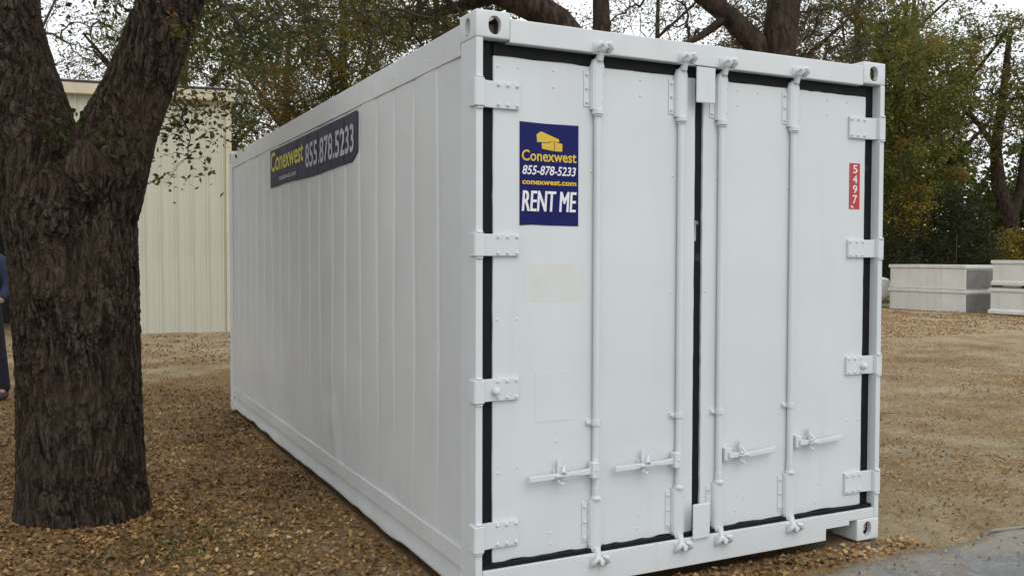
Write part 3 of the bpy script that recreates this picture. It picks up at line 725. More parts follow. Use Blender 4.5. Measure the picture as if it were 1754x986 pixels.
def tree(name, label, base, limbs, ells, num, per, spread, size, leaf, tint=(.45,.14), rtrunk=.3, seed=1, bark=BARK, group=None, extra=None, rtip=.012, cat='tree', hollow=.35, zmin=None):
    """limbs: list of polylines [(x,y,z,r)...]; the first is the trunk"""
    t_ = thing(name, label, cat, base, 0, group); B_ = Vector(base)
    nodes = []; first = True; marks = []
    for lm in limbs:
        for i, (x,y,z,r_) in enumerate(lm):
            if i == 0 and not first:
                q = np.array([x,y,z]); j = int(np.argmin([np.linalg.norm(np.array(n_[0])-q) for n_ in nodes])); par_ = j
                nodes.append(((x,y,z), par_, r_)); continue
            nodes.append(((x,y,z), len(nodes)-1 if i else -1, r_))
        first = False
    cl = in_ellipsoids(ells, num, seed, hollow)
    if extra is not None: cl = np.concatenate([cl, np.array(extra)])
    if zmin is not None: cl = cl[cl[:,2] > zmin]
    pos, par, rad, nb = grow(nodes, cl, rtip, seed)
    tm = MB(); k = 0
    for li, lm in enumerate(limbs):
        nm = MB(); nm.tube([(x-B_.x,y-B_.y,z-B_.z) for x,y,z,_ in lm], [q[3] for q in lm], 14 if li == 0 else 10)
        obj('trunk' if li == 0 else 'limb', nm.mesh('trunk',80), bark, t_)
    pos_l = [p-np.array(base) for p in pos]
    bmh = branch_mesh('branches', pos_l, par, rad, nb, len(pos), 5)
    v_, f_, tt, sprig = leaves(cl, per, spread, size, tint[0], tint[1], seed+50)
    twigs(bmh, cl-np.array(base), sprig, .007 if size < .1 else .011)
    obj('branches', bmh.mesh('branches',80), LIMB, t_)
    obj('crown', np_mesh('crown', v_-np.array(base), f_, {'tint': tt}), leaf, t_)
    return t_

# --- the near oak on the left: remeshed trunk with fork, displaced bark
NB = Vector((-1.47,2.45,0))
def near_trunk():
    m_ = MB()
    def bez(p, k=24):
        p = np.array(p); t0 = np.linspace(0,len(p)-1,len(p)); tt = np.linspace(0,len(p)-1,k); return np.stack([np.interp(tt,t0,p[:,i]) for i in range(p.shape[1])],-1)
    def sm(p):
        q = bez(p, 40); 
        for _ in range(6): q[1:-1] = (q[:-2]+2*q[1:-1]+q[2:])/4
        return q
    for pl in ([(-1.467,2.442,-.12,.41),(-1.468,2.445,.0,.388),(-1.469,2.447,.08,.366),(-1.471,2.456,.28,.355),(-1.475,2.47,.626,.347),(-1.482,2.49,1.08,.347),(-1.496,2.511,1.5,.360),(-1.508,2.524,1.68,.372),(-1.52,2.535,1.85,.37),(-1.54,2.55,2.05,.33)],
               [(-1.56,2.57,1.60,.24),(-1.66,2.62,1.95,.29),(-1.762,2.672,2.266,.300),(-1.815,2.707,2.493,.288),(-1.87,2.742,2.72,.272),(-1.932,2.786,3.07,.252),(-2.058,2.868,3.593,.225),(-2.35,3.05,4.6,.19),(-2.8,3.2,5.8,.13)],
               [(-1.44,2.50,1.55,.24),(-1.36,2.47,1.95,.265),(-1.262,2.42,2.268,.225),(-1.162,2.378,2.495,.196),(-1.08,2.346,2.722,.190),(-.96,2.299,3.072,.183),(-.785,2.23,3.596,.166),(-.45,2.3,4.6,.14),(.0,2.6,5.9,.09)]):
        q = sm(pl); m_.tube([tuple(a[:3]-np.array(NB)) for a in q], [a[3] for a in q], 28)
    # root flare
    for a, l_ in ((.3,.36),(1.6,.36),(4.1,.34),(5.2,.37)):
        m_.tube([(.22*math.cos(a),.22*math.sin(a),.30),(.30*math.cos(a),.30*math.sin(a),.08),(l_*math.cos(a),l_*math.sin(a),-.10)],[.09,.10,.08],10)
    # burls
    for z, a, r_ in ((1.35,-2.2,.10),(1.2,-1.2,.09),(2.0,-1.5,.10),(.75,-.9,.08),(1.75,-2.0,.09),(.55,-2.0,.08)):
        m_.ball((.27*math.cos(a),.27*math.sin(a)+.02,z), r_*1.1, 1,1,1.9,12,8)
    o = bpy.data.objects.new('tmp', m_.mesh('t')); C.objects.link(o)
    rm = o.modifiers.new('r','REMESH'); rm.mode = 'VOXEL'; rm.voxel_size = .0095
    s_ = o.modifiers.new('s','SMOOTH'); s_.factor = .5; s_.iterations = 14
    me = baked(o); me.name = 'trunk'; me.materials.clear(); me.polygons.foreach_set('use_smooth',[True]*len(me.polygons)); return me
oak = thing('oak_tree', 'large forked oak with dark furrowed bark standing left of the white container', 'tree', NB)
obj('trunk', near_trunk(), NEARBARK, oak)
hang = [(-0.64,3.8,2.96),(-0.69,3.82,2.69),(-0.67,3.8,2.49),(-0.68,3.8,2.3),(-0.56,3.97,2.68),(-0.79,3.64,2.68),(-0.38,4.23,2.85),(-0.32,4.19,2.75),(-1.01,2.80,2.94),(-0.95,2.76,2.81),(-1.56,2.35,2.30),(-1.56,5.41,3.72),(-0.09,4.66,3.31),(-0.09,5.23,3.69),(0.26,5.62,3.77),(0.35,5.56,3.42),(-0.36,4.8,3.47),(0.2,5.63,3.25),(0.86,6.45,4.08),(0.97,6.38,3.76),(0.74,6.48,3.44),(-0.27,4.76,3.72),(-0.6,3.8,3.4),(-0.72,3.86,3.36),(-0.79,3.9,3.42),(0.46,5.53,3.99),(1.09,6.34,4.3),(-.9,3.6,3.5),(-.45,4.4,3.75),(-.2,4.3,3.45),(.1,4.9,3.65),(.05,5.3,3.5),(.55,5.9,3.85),(.35,5.2,3.85),(-.5,4.0,3.25),(-1.2,4.6,3.7),(-.75,3.3,3.25),(.8,6.0,4.1),(.25,6.2,3.55)]
hang = np.array(hang)
over = in_ellipsoids([(-2.5,3.5,6.6,3.6,3.4,2.0),(-.3,4.6,6.8,3.2,3.4,1.9),(-4.5,6.5,6.4,3,3,1.8)], 330, 5, .2)
_dep = (over-np.array([-1.625,-3.588,1.53]))@np.array([.4479,.8935,-.0318]); over = over[(over[:,2] > 1.9+.30*_dep)]
base_n = [((-1.47,2.45,.5),-1,.3),((-1.5,2.5,1.8),0,.3)]
for pl in ([(-1.8,2.7,2.45),(-1.93,2.79,3.07),(-2.06,2.87,3.6),(-2.35,3.05,4.6),(-2.8,3.2,5.8)], [(-1.16,2.38,2.5),(-.96,2.3,3.07),(-.785,2.23,3.6),(-.45,2.3,4.6),(0,2.6,5.9)]):
    prev = 1
    for p in pl: base_n.append((p,prev,.0)); prev = len(base_n)-1
# a drooping bough that carries the hanging sprays
prev = 9
for p in ((-.55,3.1,4.3),(-.35,4.0,4.35),(.1,5.0,4.25),(.7,6.1,4.3)): base_n.append((p,prev,.0)); prev = len(base_n)-1
allc = np.concatenate([over, hang])
pos, par, rad, nb = grow(base_n, allc, .0042, 3)
pl_ = [p-np.array(NB) for p in pos]
bm_ = branch_mesh('branches', pl_, par, rad, nb-4, len(pos), 5)
v1, f1, t1, sp1 = leaves(over, 75, .42, .085, .4, .15, 11)
v2, f2, t2, sp2 = leaves(hang, 105, .20, .054, .34, .18, 12)
orange = np.array([(-1.02,2.0,2.98),(-.98,2.0,2.86),(-.93,2.0,2.80),(-.62,3.5,3.35)])
v3, f3, t3, sp3 = leaves(orange, 22, .07, .040, .93, .06, 14)
lowfork = np.array([(-1.53,2.24,2.32),(-1.58,2.26,2.22),(-1.50,2.22,2.16)])
v4, f4, t4, sp4 = leaves(lowfork, 36, .08, .038, .25, .12, 15)
twigs(bm_, over-np.array(NB), sp1, .006); twigs(bm_, hang-np.array(NB), sp2, .0028); twigs(bm_, orange-np.array(NB), sp3, .002); twigs(bm_, lowfork-np.array(NB), sp4, .002)
obj('branches', bm_.mesh('branches',80), LIMB, oak)
obj('crown', np_mesh('crown', np.concatenate([v1,v2,v3,v4])-np.array(NB), np.concatenate([f1,f2+len(v1),f3+len(v1)+len(v2),f4+len(v1)+len(v2)+len(v3)]), {'tint': np.concatenate([t1,t2,t3,t4])}), OAKLEAF, oak)

# --- oaks just behind the container
tree('oak_tree', 'oak with a thick dark bough arching over the container roof near its front left corner', (6.1,8.3,0),
     [[(6.1,8.3,-.1,.42),(6.0,8.36,2.0,.36),(5.85,8.45,3.6,.31),(5.55,8.6,4.75,.27),(5.3,8.74,5.12,.25),(4.98,8.9,5.36,.23),(4.56,9.12,5.55,.20),(4.0,9.4,5.85,.17),(3.2,9.9,6.3,.12)],
      [(5.85,8.45,3.6,.2),(6.3,9.0,4.6,.16),(6.6,9.6,6.5,.12),(6.5,9.9,8.2,.07)],
      [(4.56,9.12,5.55,.12),(4.2,9.9,5.5,.09),(3.7,10.8,5.45,.06)]],
     [(3.6,10.2,6.1,1.7,1.6,1.5),(2.9,9.8,5.0,1.5,1.2,1.0),(4.7,11.0,6.8,1.9,1.8,1.6),(5.2,8.9,7.4,2.2,2.0,1.3)], 250, 90, .30, .062, OAKLEAF, (.52,.18), seed=21, rtip=.009)
tree('oak_tree', 'oak with a broad grey trunk and slanting limb rising behind the middle of the container', (9.7,8.75,0),
     [[(9.62,8.85,-.1,.48),(9.66,8.8,2.5,.40),(9.70,8.77,4.6,.35),(9.74,8.76,5.2,.31),(9.84,8.73,6.1,.28),(9.98,8.7,7.6,.24),(10.2,8.7,9.2,.15)],
      [(9.62,8.80,4.7,.26),(9.37,8.95,5.3,.21),(8.95,9.15,5.75,.18),(8.5,9.4,6.15,.16),(7.7,9.8,6.9,.11),(7.0,10.2,7.6,.07)],
      [(8.95,9.15,5.75,.09),(8.4,9.2,5.35,.06),(7.9,9.3,5.1,.04)],
      [(9.84,8.73,6.1,.13),(10.5,8.4,6.6,.10),(11.4,8.1,6.9,.06)]],
     [(8.1,9.3,5.35,1.0,.8,.55),(9.3,9.9,6.0,1.6,1.2,.9),(11.0,8.6,6.2,1.3,1.2,1.0),(8.8,9.8,7.8,2.4,2.0,1.2),(10.6,9.0,5.2,.8,.8,.6)], 150, 60, .30, .058, SPARSE, (.35,.16), seed=22, rtip=.009)

# --- trees further back
def straight(base, h, r0, seed, lean=(0,0), nl=4):
    rr = random.Random(seed); x, y = base; tr = []; n_ = 7
    for i in range(n_):
        t_ = i/(n_-1); tr.append((x+lean[0]*t_+rr.uniform(-.12,.12)*(t_ > 0), y+lean[1]*t_+rr.uniform(-.12,.12)*(t_ > 0), -.1+h*t_, r0*(1-.8*t_)))
    out = [tr]
    for k in range(nl):
        i = rr.randint(2,5); s = tr[i]; a = rr.uniform(0,6.28); l_ = h*rr.uniform(.25,.4)
        out.append([(s[0],s[1],s[2],s[3]*.6),(s[0]+math.cos(a)*l_*.4,s[1]+math.sin(a)*l_*.4,s[2]+l_*.35,s[3]*.45),(s[0]+math.cos(a)*l_*.8,s[1]+math.sin(a)*l_*.8,s[2]+l_*.8,s[3]*.22)])
    return out
GB = 'trees behind the building and container'; GR = 'trees beyond the pale boxes'
def back(name, label, xy, h, r0, ells, num, per, spread, size, leaf, tint, seed, lean=(0,0), **k):
    k.setdefault('group', GR if seed >= 38 else GB)
    return tree(name, label, (xy[0],xy[1],0), straight(xy,h,r0,seed,lean), [(xy[0]+a,xy[1]+b,c,d,e,f_) for a,b,c,d,e,f_ in ells], num, per, spread, size, leaf, tint, seed=seed, rtip=.011, **k)
back('tree','thin grey green tree seen in the fork of the near oak, beyond the building roof',(-1.9,31.5),11,.26,[(0,0,7.6,3.4,2.5,3.0),(1.5,0,6.0,2.4,2,1.4)],120,55,.50,.105,SPARSE,(.45,.16),31)
back('tree','tall russet tree behind the right end of the beige building',(2.6,31.0),12,.3,[(0,0,8.0,3.2,2.5,3.4),(.6,-.5,5.6,2.2,2,1.2)],240,110,.46,.11,OLIVE,(.66,.18),32)
back('tree','bare limbed tree between the beige building and the container top',(5.0,26.6),9,.27,[(-.4,0,6.8,2.2,2,1.9),(.4,.2,9.0,2.6,2.2,2.2)],190,80,.42,.09,OLIVE,(.62,.18),33,(.4,0))
back('tree','dense dark olive tree rising over the middle of the container roof edge',(5.6,21.2),10,.28,[(-.2,0,7.2,2.5,2.2,2.6),(-1.0,-.6,5.2,1.7,1.5,1.1),(.6,.4,5.0,1.7,1.5,1.2)],290,105,.36,.085,OAKLEAF,(.62,.18),34)
back('tree','leafy brown green tree behind the container roof, left of the arching bough',(7.0,17.8),9,.26,[(-.3,0,6.6,2.2,2,2.2),(-.6,-.2,4.8,1.5,1.3,.9)],230,95,.33,.075,OLIVE,(.60,.18),35)
back('tree','pale airy tree far behind the container, under the bright gap in the leaves',(17.0,22.5),11,.24,[(0,0,8.8,3.0,3,2.2)],60,55,.5,.10,SPARSE,(.5,.16),36)
back('tree','airy tree with many thin branches right of the grey trunk',(20.6,20.0),12,.27,[(0,0,8.6,2.6,2.6,2.8),(-.5,0,6.6,2.0,2,1.4)],200,80,.46,.105,SPARSE,(.55,.18),37)
GR = 'trees beyond the pale boxes'
back('tree','yellow green tree above the top right corner of the container',(24.4,20.6),12,.3,[(0,0,8.6,2.7,2.7,2.8),(-.2,0,5.6,2.6,2.4,1.8)],230,95,.34,.135,OLIVE,(.56,.13),38)
back('tree','olive tree crown right beside the container, hanging low over the boxes',(27.6,21.3),11.5,.3,[(0,0,7.8,2.7,2.6,3.0),(-.5,-.8,4.6,2.4,2,1.7)],250,105,.34,.14,OLIVE,(.54,.14),39)
back('tree','tall olive tree in front of the far woods at the upper right',(32.6,25.0),14,.34,[(0,0,10.0,3.4,3,3.2),(-.6,-.6,6.4,2.8,2.6,2.0)],200,95,.40,.15,OLIVE,(.50,.14),40)
tree('tree','tree with a dark forked trunk standing behind the right hand boxes',(33.0,20.6,0),
     [[(33.0,20.6,-.1,.42),(32.95,20.62,1.6,.34),(32.98,20.6,3.2,.31),(32.6,20.9,4.4,.28),(32.5,21.0,6.0,.22),(32.9,21.0,8.2,.16),(33.2,21,10.5,.1)],
      [(32.98,20.6,3.2,.24),(33.4,20.5,4.4,.20),(33.7,20.5,6.4,.15),(34.3,20.6,8.6,.08)],
      [(32.5,21.0,6.0,.14),(31.6,21.3,7.2,.10),(30.6,21.6,7.9,.06)]],
     [(32.6,20.8,9.2,3.4,2.8,2.8),(31.2,20.6,6.6,2.0,1.7,1.2),(34.8,20.4,7.4,2.0,1.8,2.0)], 190, 75, .36, .14, OLIVE, (.50,.15), seed=41, rtip=.012)
back('tree','green tree at the far right edge behind the boxes',(36.8,19.6),12,.32,[(0,0,8.0,3.2,3,3.2),(0,0,4.8,2.6,2.4,1.6)],200,95,.40,.145,OLIVE,(.46,.15),42)
# shrubs and small trees behind the boxes
def shrub(label, x, y, h, rx, leaf, tint, seed, num=90, per=90, size=.10, name='shrub', cat='shrub', cz=.52):
    t_ = thing(name, label, cat, (x,y,0), 0, 'shrubs and young trees behind the pale boxes'); rr = np.random.default_rng(seed)
    cl = in_ellipsoids([(0,0,h*cz,rx,rx*.8,h*(1-cz))], num, seed, .25); cl = cl[cl[:,2] > .15]
    st = [((0,0,-.05),-1,.06),((0,0,h*.15),0,.05),((.1,.05,h*.4),1,.04),((-.15,.1,h*.45),1,.03)]
    pos, par, rad, nb = grow(st, cl, .008, seed); m_ = branch_mesh('stem', pos, par, rad, 1, len(pos), 5)
    v_, f_, tt, sp = leaves(cl, per, .34, size, tint[0], tint[1], seed); twigs(m_, cl, sp, .007)
    obj('stem', m_, LIMB, t_); obj('foliage', np_mesh('foliage', v_, f_, {'tint': tt}), leaf, t_)
shrub('dark green shrub directly behind the left stack of boxes',25.3,18.8,2.5,1.5,DARKLEAF,(.45,.2),61)
shrub('dark evergreen shrub behind the gap between the box stacks',27.1,18.5,4.3,1.55,DARKLEAF,(.40,.22),62,130)
shrub('broad dark shrub behind the right hand boxes',32.2,17.4,3.8,2.3,DARKLEAF,(.4,.2),63,110)
shrub('shadowy olive shrub close behind the right edge of the container',24.6,20.8,5.0,1.9,OLIVE,(.25,.15),64,120)
shrub('small bright yellow tree glowing low between the dark shrubs',29.9,18.9,2.5,.95,YELLEAF,(.5,.25),65,60,70,.11,'small_tree','tree',.6)
shrub('yellow leaved young tree left of the dark evergreen shrub',25.6,19.4,4.6,1.0,YELLEAF,(.35,.25),66,50,55,.11,'small_tree','tree',.68)
shrub('second yellow tree beside the dark trunk at right',31.6,18.9,3.0,.9,YELLEAF,(.6,.2),67,50,70,.11,'small_tree','tree',.6)
# the wood that closes the view, far behind
wc = []
for a in np.arange(-62, 82, 1.0):
    d_ = 52+rng.uniform(0,14); h_ = rng.uniform(4.5,8.5)+(1.5 if a > 40 else 0)
    for k in range(22):
        wc.append((-1.6+d_*math.sin(R(a))+rng.normal(0,1.2), -3.6+d_*math.cos(R(a))+rng.normal(0,1.2), rng.uniform(.3,h_)))
wc = np.array(wc); v_, f_, tt, sp = leaves(wc, 82, .95, .37, .34, .16, 71)
wd = struct('far_wood', np_mesh('far_wood', v_, f_, {'tint': tt}), OAKLEAF, kind='stuff')
tr_ = MB()
for a in np.arange(-40, 85, 2.3):
    d_ = 54+rng.uniform(0,10); x, y = -1.6+d_*math.sin(R(a)), -3.6+d_*math.cos(R(a)); tr_.tube([(x,y,-.1),(x+rng.normal(0,.2),y,4),(x+rng.normal(0,.5),y,8)],[.28,.22,.1],6)
struct('far_wood_trunks', tr_, LIMB, kind='stuff')

# ------------------------------------------------------------------ beige metal building
A0 = Vector((1.72,16.055,0)); dl = Vector((-.988,.150,0)).normalized(); dn = Vector((dl.y,-dl.x,0))   # along the wall to the left; outward normal is -dn or dn
if dn.dot(Vector((0,-1,0))) < 0: dn = -dn
bld = thing('metal_building', 'beige ribbed metal building with low pale roof behind the near oak', 'building', A0, math.atan2(dl.y, dl.x))
# local: +x runs left along the wall, local -y or +y is outward
lo = Matrix.Rotation(-math.atan2(dl.y,dl.x),3,'Z') @ dn; OUT = 1 if lo.y > 0 else -1
HB, LB, DB, PW = 4.78, 14.5, 7.0, .305
DOOR0, DOOR1, DH = 3.05, 7.0, 3.9
def rib_profile(k0):
    o_ = OUT
    return [(k0,0.0),(k0+.030,0.0),(k0+.042,.032*o_),(k0+.072,.032*o_),(k0+.084,0.0),(k0+.165,0.0),(k0+.172,.008*o_),(k0+.197,.008*o_),(k0+.204,0.0),(k0+PW-.002,0.0)]
def panel(z0, z1):
    pr = rib_profile(0); m_ = MB(); n_ = len(pr)
    back = [(p[0], p[1]-.012*OUT) for p in pr]
    outl = pr+back[::-1]
    vs = [(x,y,z0) for x,y in outl]+[(x,y,z1) for x,y in outl]; k = len(outl)
    fs = [(i,(i+1)%k,k+(i+1)%k,k+i) for i in range(k)]
    m_.add(vs, fs); me = m_.mesh('wall_panel'); bm = bmesh.new(); bm.from_mesh(me); bmesh.ops.recalc_face_normals(bm, faces=bm.faces); bm.to_mesh(me); bm.free(); me.materials.append(BEIGE); return me
pfull, pshort = panel(0,HB), panel(DH,HB)
k = 0; x = .10
while x < LB:
    inside = DOOR0-.05 < x < DOOR1-.2
    obj('wall_panel', pshort if inside else pfull, None, bld, (x,0,0)); x += PW
P_ = lambda nm, mb, mt, bv=.006: obj(nm, mb, mt, bld, bevel=bv)
P_('corner_trim', MB().box(-.02,.095,min(-.10*OUT,.045*OUT),max(-.10*OUT,.045*OUT),0,HB), TRIM)
def bxo(x0,x1,y0,y1,z0,z1): return MB().box(x0,x1,min(y0*OUT,y1*OUT),max(y0*OUT,y1*OUT),z0,z1)
P_('eave_gutter', bxo(-.10,LB,.03,.17,HB-.06,HB+.16), TRIM, .012)
P_('drip_edge', bxo(-.13,LB,-.02,.185,HB+.163,HB+.20), DARKTRIM, .004)
rf_ = MB(); rl = .6
poly = [(.18*OUT,HB+.21),(-DB/2*OUT,HB+.75),(-(DB+.18)*OUT,HB+.21),(-(DB+.18)*OUT,HB+.15),(-DB/2*OUT,HB+.69),(.18*OUT,HB+.202)]
me = rf_.prism(poly,'x',-.12,LB+.1).mesh('roof'); bm = bmesh.new(); bm.from_mesh(me); bmesh.ops.recalc_face_normals(bm, faces=bm.faces); bm.to_mesh(me); bm.free()
obj('roof', me, ROOFM, bld)
gab = [(-.02*OUT,0),(-DB*OUT,0),(-DB*OUT,HB+.15),(-DB/2*OUT,HB+.68),(-.02*OUT,HB+.15)]
for xa, xb in ((0,.05),(LB-.05,LB)):
    me = MB().prism(gab,'x',xa,xb).mesh('gable_wall'); bm = bmesh.new(); bm.from_mesh(me); bmesh.ops.recalc_face_normals(bm, faces=bm.faces); bm.to_mesh(me); bm.free(); obj('gable_wall', me, BEIGE, bld)
P_('back_wall', bxo(.05,LB-.05,-DB,-DB+.06,0,HB), BEIGE, 0)
P_('door_frame', MB().box(DOOR0-.07,DOOR0+.03,min(-.06*OUT,.05*OUT),max(-.06*OUT,.05*OUT),0,DH).box(DOOR1-.03,DOOR1+.07,min(-.06*OUT,.05*OUT),max(-.06*OUT,.05*OUT),0,DH), TRIM)
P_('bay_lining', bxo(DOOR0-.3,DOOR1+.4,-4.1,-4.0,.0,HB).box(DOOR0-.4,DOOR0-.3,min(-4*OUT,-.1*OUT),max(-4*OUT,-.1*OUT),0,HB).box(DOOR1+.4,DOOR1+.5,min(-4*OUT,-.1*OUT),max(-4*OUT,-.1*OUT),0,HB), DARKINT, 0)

# ------------------------------------------------------------------ pale stacked boxes at right
SHADE_END = simple('shaded_end_tone', (.20,.195,.18), .8, .25, 3, .2)  # dark tone painting the shade on the box end faces
GREYB = simple('dark_grey_board', (.17,.16,.14), .85, .3, 3, .2)  # darker grey for the boxes behind the left stack
def storage_box(name, label, x, y, z, lx, ly, hz, rz=0, lid=True, flare=0, end=True, bmat=None, group='pale boxes stacked on the dirt'):
    t_ = thing(name, label, 'box', (x,y,z), rz, group)
    m_ = MB()
    h1 = hz-.11 if lid else hz
    prof = [(0,0)]
    vs = []
    f_ = flare
    rings = [(f_,0),(f_,.09),(0,.13),(0,h1)]
    for e, zz in rings: vs += [(-e,-e,zz),(lx+e,-e,zz),(lx+e,ly+e,zz),(-e,ly+e,zz)]
    fs = [(3,2,1,0),(12,13,14,15)]
    for i in range(3): fs += [(i*4+j,i*4+(j+1)%4,(i+1)*4+(j+1)%4,(i+1)*4+j) for j in range(4)]
    obj('body', m_.add(vs, fs), bmat or CONC, t_, bevel=.012)
    if end and not flare: obj('shaded_end_face', MB().box(.03,lx-.03,-.024,-.002,.03,h1-.03), SHADE_END, t_, bevel=.006)  # thin sheet added over the end face, its shade put into the colour
    if lid: obj('lid', MB().box(-.035,lx+.035,-.035,ly+.035,h1+.012,hz-.004).box(-.015,lx+.015,-.015,ly+.015,h1+.001,h1+.011), CONC, t_, bevel=.014)
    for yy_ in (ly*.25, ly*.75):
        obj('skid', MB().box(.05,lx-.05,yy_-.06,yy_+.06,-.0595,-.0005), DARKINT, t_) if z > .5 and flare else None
    return t_
th = math.atan2(2.71,.03)-math.pi/2
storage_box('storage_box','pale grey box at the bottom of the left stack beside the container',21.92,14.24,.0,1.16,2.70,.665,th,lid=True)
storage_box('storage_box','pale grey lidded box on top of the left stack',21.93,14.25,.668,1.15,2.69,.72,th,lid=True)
storage_box('storage_box','dark grey box behind the left stack, mostly hidden',23.45,14.15,.0,1.1,2.5,.66,th,lid=False,end=False,bmat=GREYB)
storage_box('storage_box','dark grey box on top behind the left stack, mostly hidden',23.40,14.12,.69,1.1,2.5,.66,th,lid=True,end=False,bmat=GREYB)
storage_box('storage_box','pale box with a flared foot at the bottom of the right stack',21.98,9.9,.03,1.2,3.62,.72,th,lid=True,flare=.05)
storage_box('storage_box','pale lidded box on top of the right stack, set above a dark gap',22.02,9.86,.83,1.2,3.64,.70,th,lid=True,flare=.03)
# slim metal post behind the boxes
tag(obj('metal_post', MB().cyl((25.6,17.4,-.1),(25.6,17.4,2.35),.016,.016,8).ball((25.6,17.4,2.35),.022), LIMB), 'slim dark metal post standing behind the left stack of boxes', 'post')

# ------------------------------------------------------------------ white car mostly hidden behind the container
car = thing('parked_car', 'white car peeking out behind the right edge of the container', 'car', (20.75,18.7,0), R(-18))
def car_body():
    prof = [(-2.05,.32),(-2.1,.55),(-2.0,.78),(-1.1,.92),(-.45,1.40),(.9,1.44),(1.55,1.02),(1.98,.93),(2.08,.72),(2.06,.34),(1.7,.24),(-1.7,.24)]
    ws = [.72,.80,.80,.80,.62,.62,.76,.78,.78,.74,.70,.70]
    vs = [(x,-w_,z) for (x,z),w_ in zip(prof,ws)]+[(x,w_,z) for (x,z),w_ in zip(prof,ws)]; n_ = len(prof)
    return MB().add(vs, [tuple(range(n_)), tuple(range(n_,2*n_))[::-1]]+[(i,n_+i,n_+(i+1)%n_,(i+1)%n_) for i in range(n_)])
me = car_body().mesh('body'); bm = bmesh.new(); bm.from_mesh(me); bmesh.ops.recalc_face_normals(bm, faces=bm.faces); bm.to_mesh(me); bm.free()
obj('body', me, CARW, car, bevel=.07, seg=3, smooth=None)
for s in (-1,1):
    obj('side_window', MB().prism([(-1.0,.96),(-.42,1.33),(.85,1.36),(1.35,1.02)],'y',s*.76-.02,s*.76+.02), GLASS, car)
    for x in (-1.28,1.28):
        wh = obj('wheel', MB().cyl((0,-.1,0),(0,.1,0),.31,.31,20), TYRE, car, (x,s*.72,.31), bevel=.02); obj('rim', MB().cyl((0,s*.101,0),(0,s*.108,0),.19,.17,14), METAL, wh)
    obj('headlight', MB().ball((-2.02,s*.58,.70),.09,.5,1.3,.8), WTXT, car); obj('tail_light', MB().ball((2.03,s*.62,.80),.08,.5,1.2,1.0), RED, car)
obj('windscreen', MB().add([(-1.07,-.62,.965),(-1.07,.62,.965),(-.47,.54,1.385),(-.47,-.54,1.385)],[(0,1,2,3)]), GLASS, car, (-.025,0,.025))

# ------------------------------------------------------------------ person at the left edge
SKIN = simple('skin', (.42,.25,.18), .5, .06, 8, .05)
JACKET = simple('blue_jacket', (.022,.034,.075), .8, .2, 12, .3, 90)
STRAP = simple('grey_collar', (.16,.17,.19), .8, .15, 12)
JEANS = simple('dark_jeans', (.012,.014,.024), .85, .25, 14, .2, 120)
SHOE = simple('brown_shoes', (.06,.042,.03), .7, .2, 12)
HAIR = simple('dark_hair', (.02,.015,.012), .7, .3, 40, .4, 80)
def skinned(name, verts, edges, radii, mats, parent, sub=2, root=0):
    me = bpy.data.meshes.new(name); me.from_pydata(verts, edges, []); o = bpy.data.objects.new(name, me); C.objects.link(o)
    sk = o.modifiers.new('s','SKIN'); sk.use_smooth_shade = True
    lay = me.skin_vertices[0].data if me.skin_vertices else None
    if lay is None:
        bm = bmesh.new(); bm.from_mesh(me); bm.verts.layers.skin.verify(); bm.to_mesh(me); bm.free(); lay = me.skin_vertices[0].data
    for i, r_ in enumerate(radii): lay[i].radius = r_ if isinstance(r_,tuple) else (r_,r_); lay[i].use_root = (i == root)
    s_ = o.modifiers.new('d','SUBSURF'); s_.levels = sub; s_.render_levels = sub
    me2 = baked(o); me2.materials.clear(); me2.polygons.foreach_set('use_smooth',[True]*len(me2.polygons))
    return obj(name, me2, mats, parent)
pe = thing('person', 'person in blue jacket and dark jeans standing at the left photo edge, hand by hip', 'person', (-2.285,7.81,0), R(-25))
# local frame: facing -y (towards the camera), +x = the figure's left, on the right in the picture
J = [(0,0,.98),(0,0,1.18),(0,.0,1.40),(0,0,1.56),(0,-.01,1.64),(0,-.02,1.76),            # 0 pelvis..5 head
     (.10,0,.93),(.165,-.01,.52),(.20,.03,.10),(.21,-.12,.05),                           # left leg
     (-.10,0,.93),(-.125,-.01,.52),(-.135,.03,.10),(-.14,-.12,.05),                        # right leg
     (.19,0,1.50),(.285,.03,1.24),(.225,-.10,1.04),                                       # left arm, bent to the hip
     (-.19,0,1.50),(-.26,.03,1.22),(-.27,-.05,.98)]
Ed = [(0,1),(1,2),(2,3),(3,4),(4,5),(0,6),(6,7),(7,8),(8,9),(0,10),(10,11),(11,12),(12,13),(3,14),(14,15),(15,16),(3,17),(17,18),(18,19)]
Rb = [(.15,.10),(.14,.095),(.16,.105),(.09,.07),.055,.095,.085,.058,.042,.038,.085,.058,.042,.038,.055,.045,.034,.055,.045,.034]
body = skinned('body', J, Ed, Rb, SKIN, pe, 2)
def hand(wr, d, s):
    """palm, four bent fingers of different lengths and a thumb"""
    wr = Vector(wr); v_ = [wr]; e_ = []; r_ = [.026]
    dv = Vector(d).normalized(); side = Vector((0,-1,0)); 
    pm = wr+dv*.075; v_.append(pm); e_.append((0,1)); r_.append(.030)
    for k, (off, l_) in enumerate(((-.030,.070),(-.010,.080),(.010,.075),(.030,.060))):
        b_ = pm+side*off+dv*.015; m1 = b_+dv*l_*.55; m2 = m1+(dv*.6+Vector((-s*.8,0,0)))*l_*.5
        i = len(v_); v_ += [b_,m1,m2]; r_ += [.011,.010,.008]; e_ += [(1,i),(i,i+1),(i+1,i+2)]
    t0 = wr+dv*.035+side*.032; t1 = t0+dv*.03+side*.02; i = len(v_); v_ += [t0,t1,t1+dv*.025]; r_ += [.012,.011,.009]; e_ += [(0,i),(i,i+1),(i+1,i+2)]
    return skinned('hand', v_, e_, r_, SKIN, pe, 1)
hand(J[16], (-.25,-.3,-.9), 1); hand(J[19], (-.02,-.1,-1), -1)
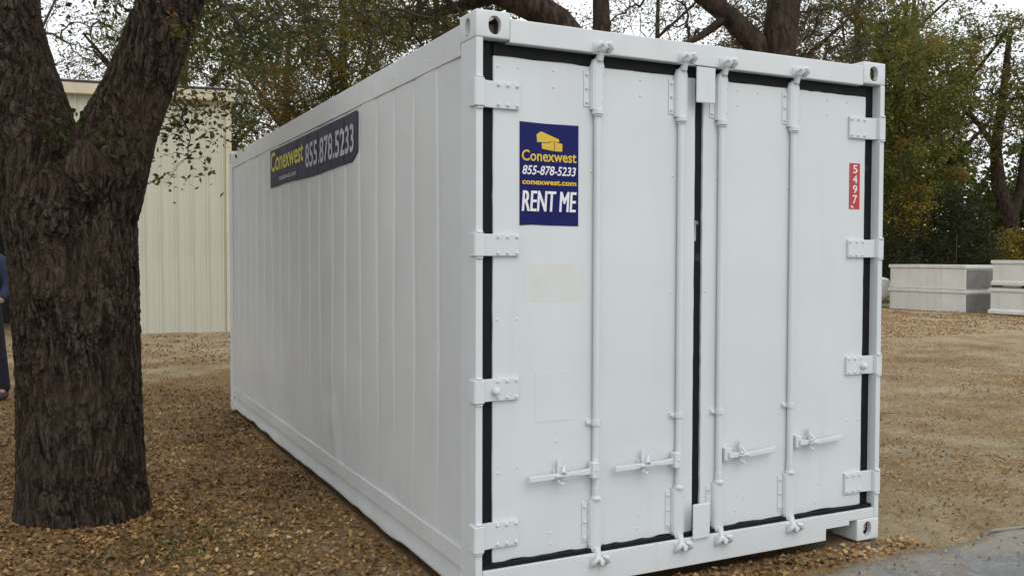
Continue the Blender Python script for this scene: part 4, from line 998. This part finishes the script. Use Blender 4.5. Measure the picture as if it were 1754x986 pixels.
skinned('jacket', [(0,0,.87),(0,0,1.18),(0,0,1.40),(0,0,1.545),(.195,0,1.50),(.29,.03,1.24),(.24,-.08,1.07),(-.195,0,1.50),(-.265,.03,1.22),(-.272,-.03,1.02)],
        [(0,1),(1,2),(2,3),(3,4),(4,5),(5,6),(3,7),(7,8),(8,9)], [(.20,.145),(.185,.132),(.195,.13),(.11,.09),.082,.072,.056,.082,.072,.056], JACKET, pe, 2)
obj('collar', MB().tube([(.10,.02,1.56),(.07,-.08,1.55),(0,-.10,1.52),(-.07,-.08,1.55),(-.10,.02,1.56),(0,.09,1.58),(.10,.02,1.56)],.022,8).mesh('collar',80), STRAP, pe)
skinned('jeans', [(0,0,1.08),(.10,0,.90),(.167,-.01,.52),(.205,.03,.055),(-.10,0,.90),(-.128,-.01,.52),(-.139,.03,.055)],
        [(0,1),(1,2),(2,3),(0,4),(4,5),(5,6)], [(.165,.115),.108,.082,.070,.108,.082,.070], JEANS, pe, 2)
for s, e_ in ((-1,0),(1,.065)):
    skinned('shoe', [(s*.137+e_,.06,.045),(s*.138+e_,-.04,.05),(s*.142+e_,-.14,.042),(s*.142+e_,-.19,.035)], [(0,1),(1,2),(2,3)], [.050,.055,.050,.038], SHOE, pe, 2, 1)
hd = MB().ball((0,.034,1.800),.112,.90,.95,.92,16,10); obj('hair', hd.mesh('hair',80), HAIR, pe)
fc = MB().ball((0,-.112,1.735),.018,.8,1.0,1.3,8,6)
for s in (-1,1): fc.ball((s*.088,0,1.745),.028,.4,.8,1.2,8,6)
obj('face', fc.mesh('face',80), SKIN, body)
ey_ = MB()
for s in (-1,1): ey_.ball((s*.034,-.100,1.760),.012,1,.6,.8,8,6)
ey_.ball((0,-.104,1.690),.024,1.0,.4,.28,8,6)
obj('eyes', ey_.mesh('eyes',80), HAIR, body)
print('verts', sum(len(o.data.vertices) for o in bpy.data.objects if o.type == 'MESH'), 'polys', sum(len(o.data.polygons) for o in bpy.data.objects if o.type == 'MESH'))
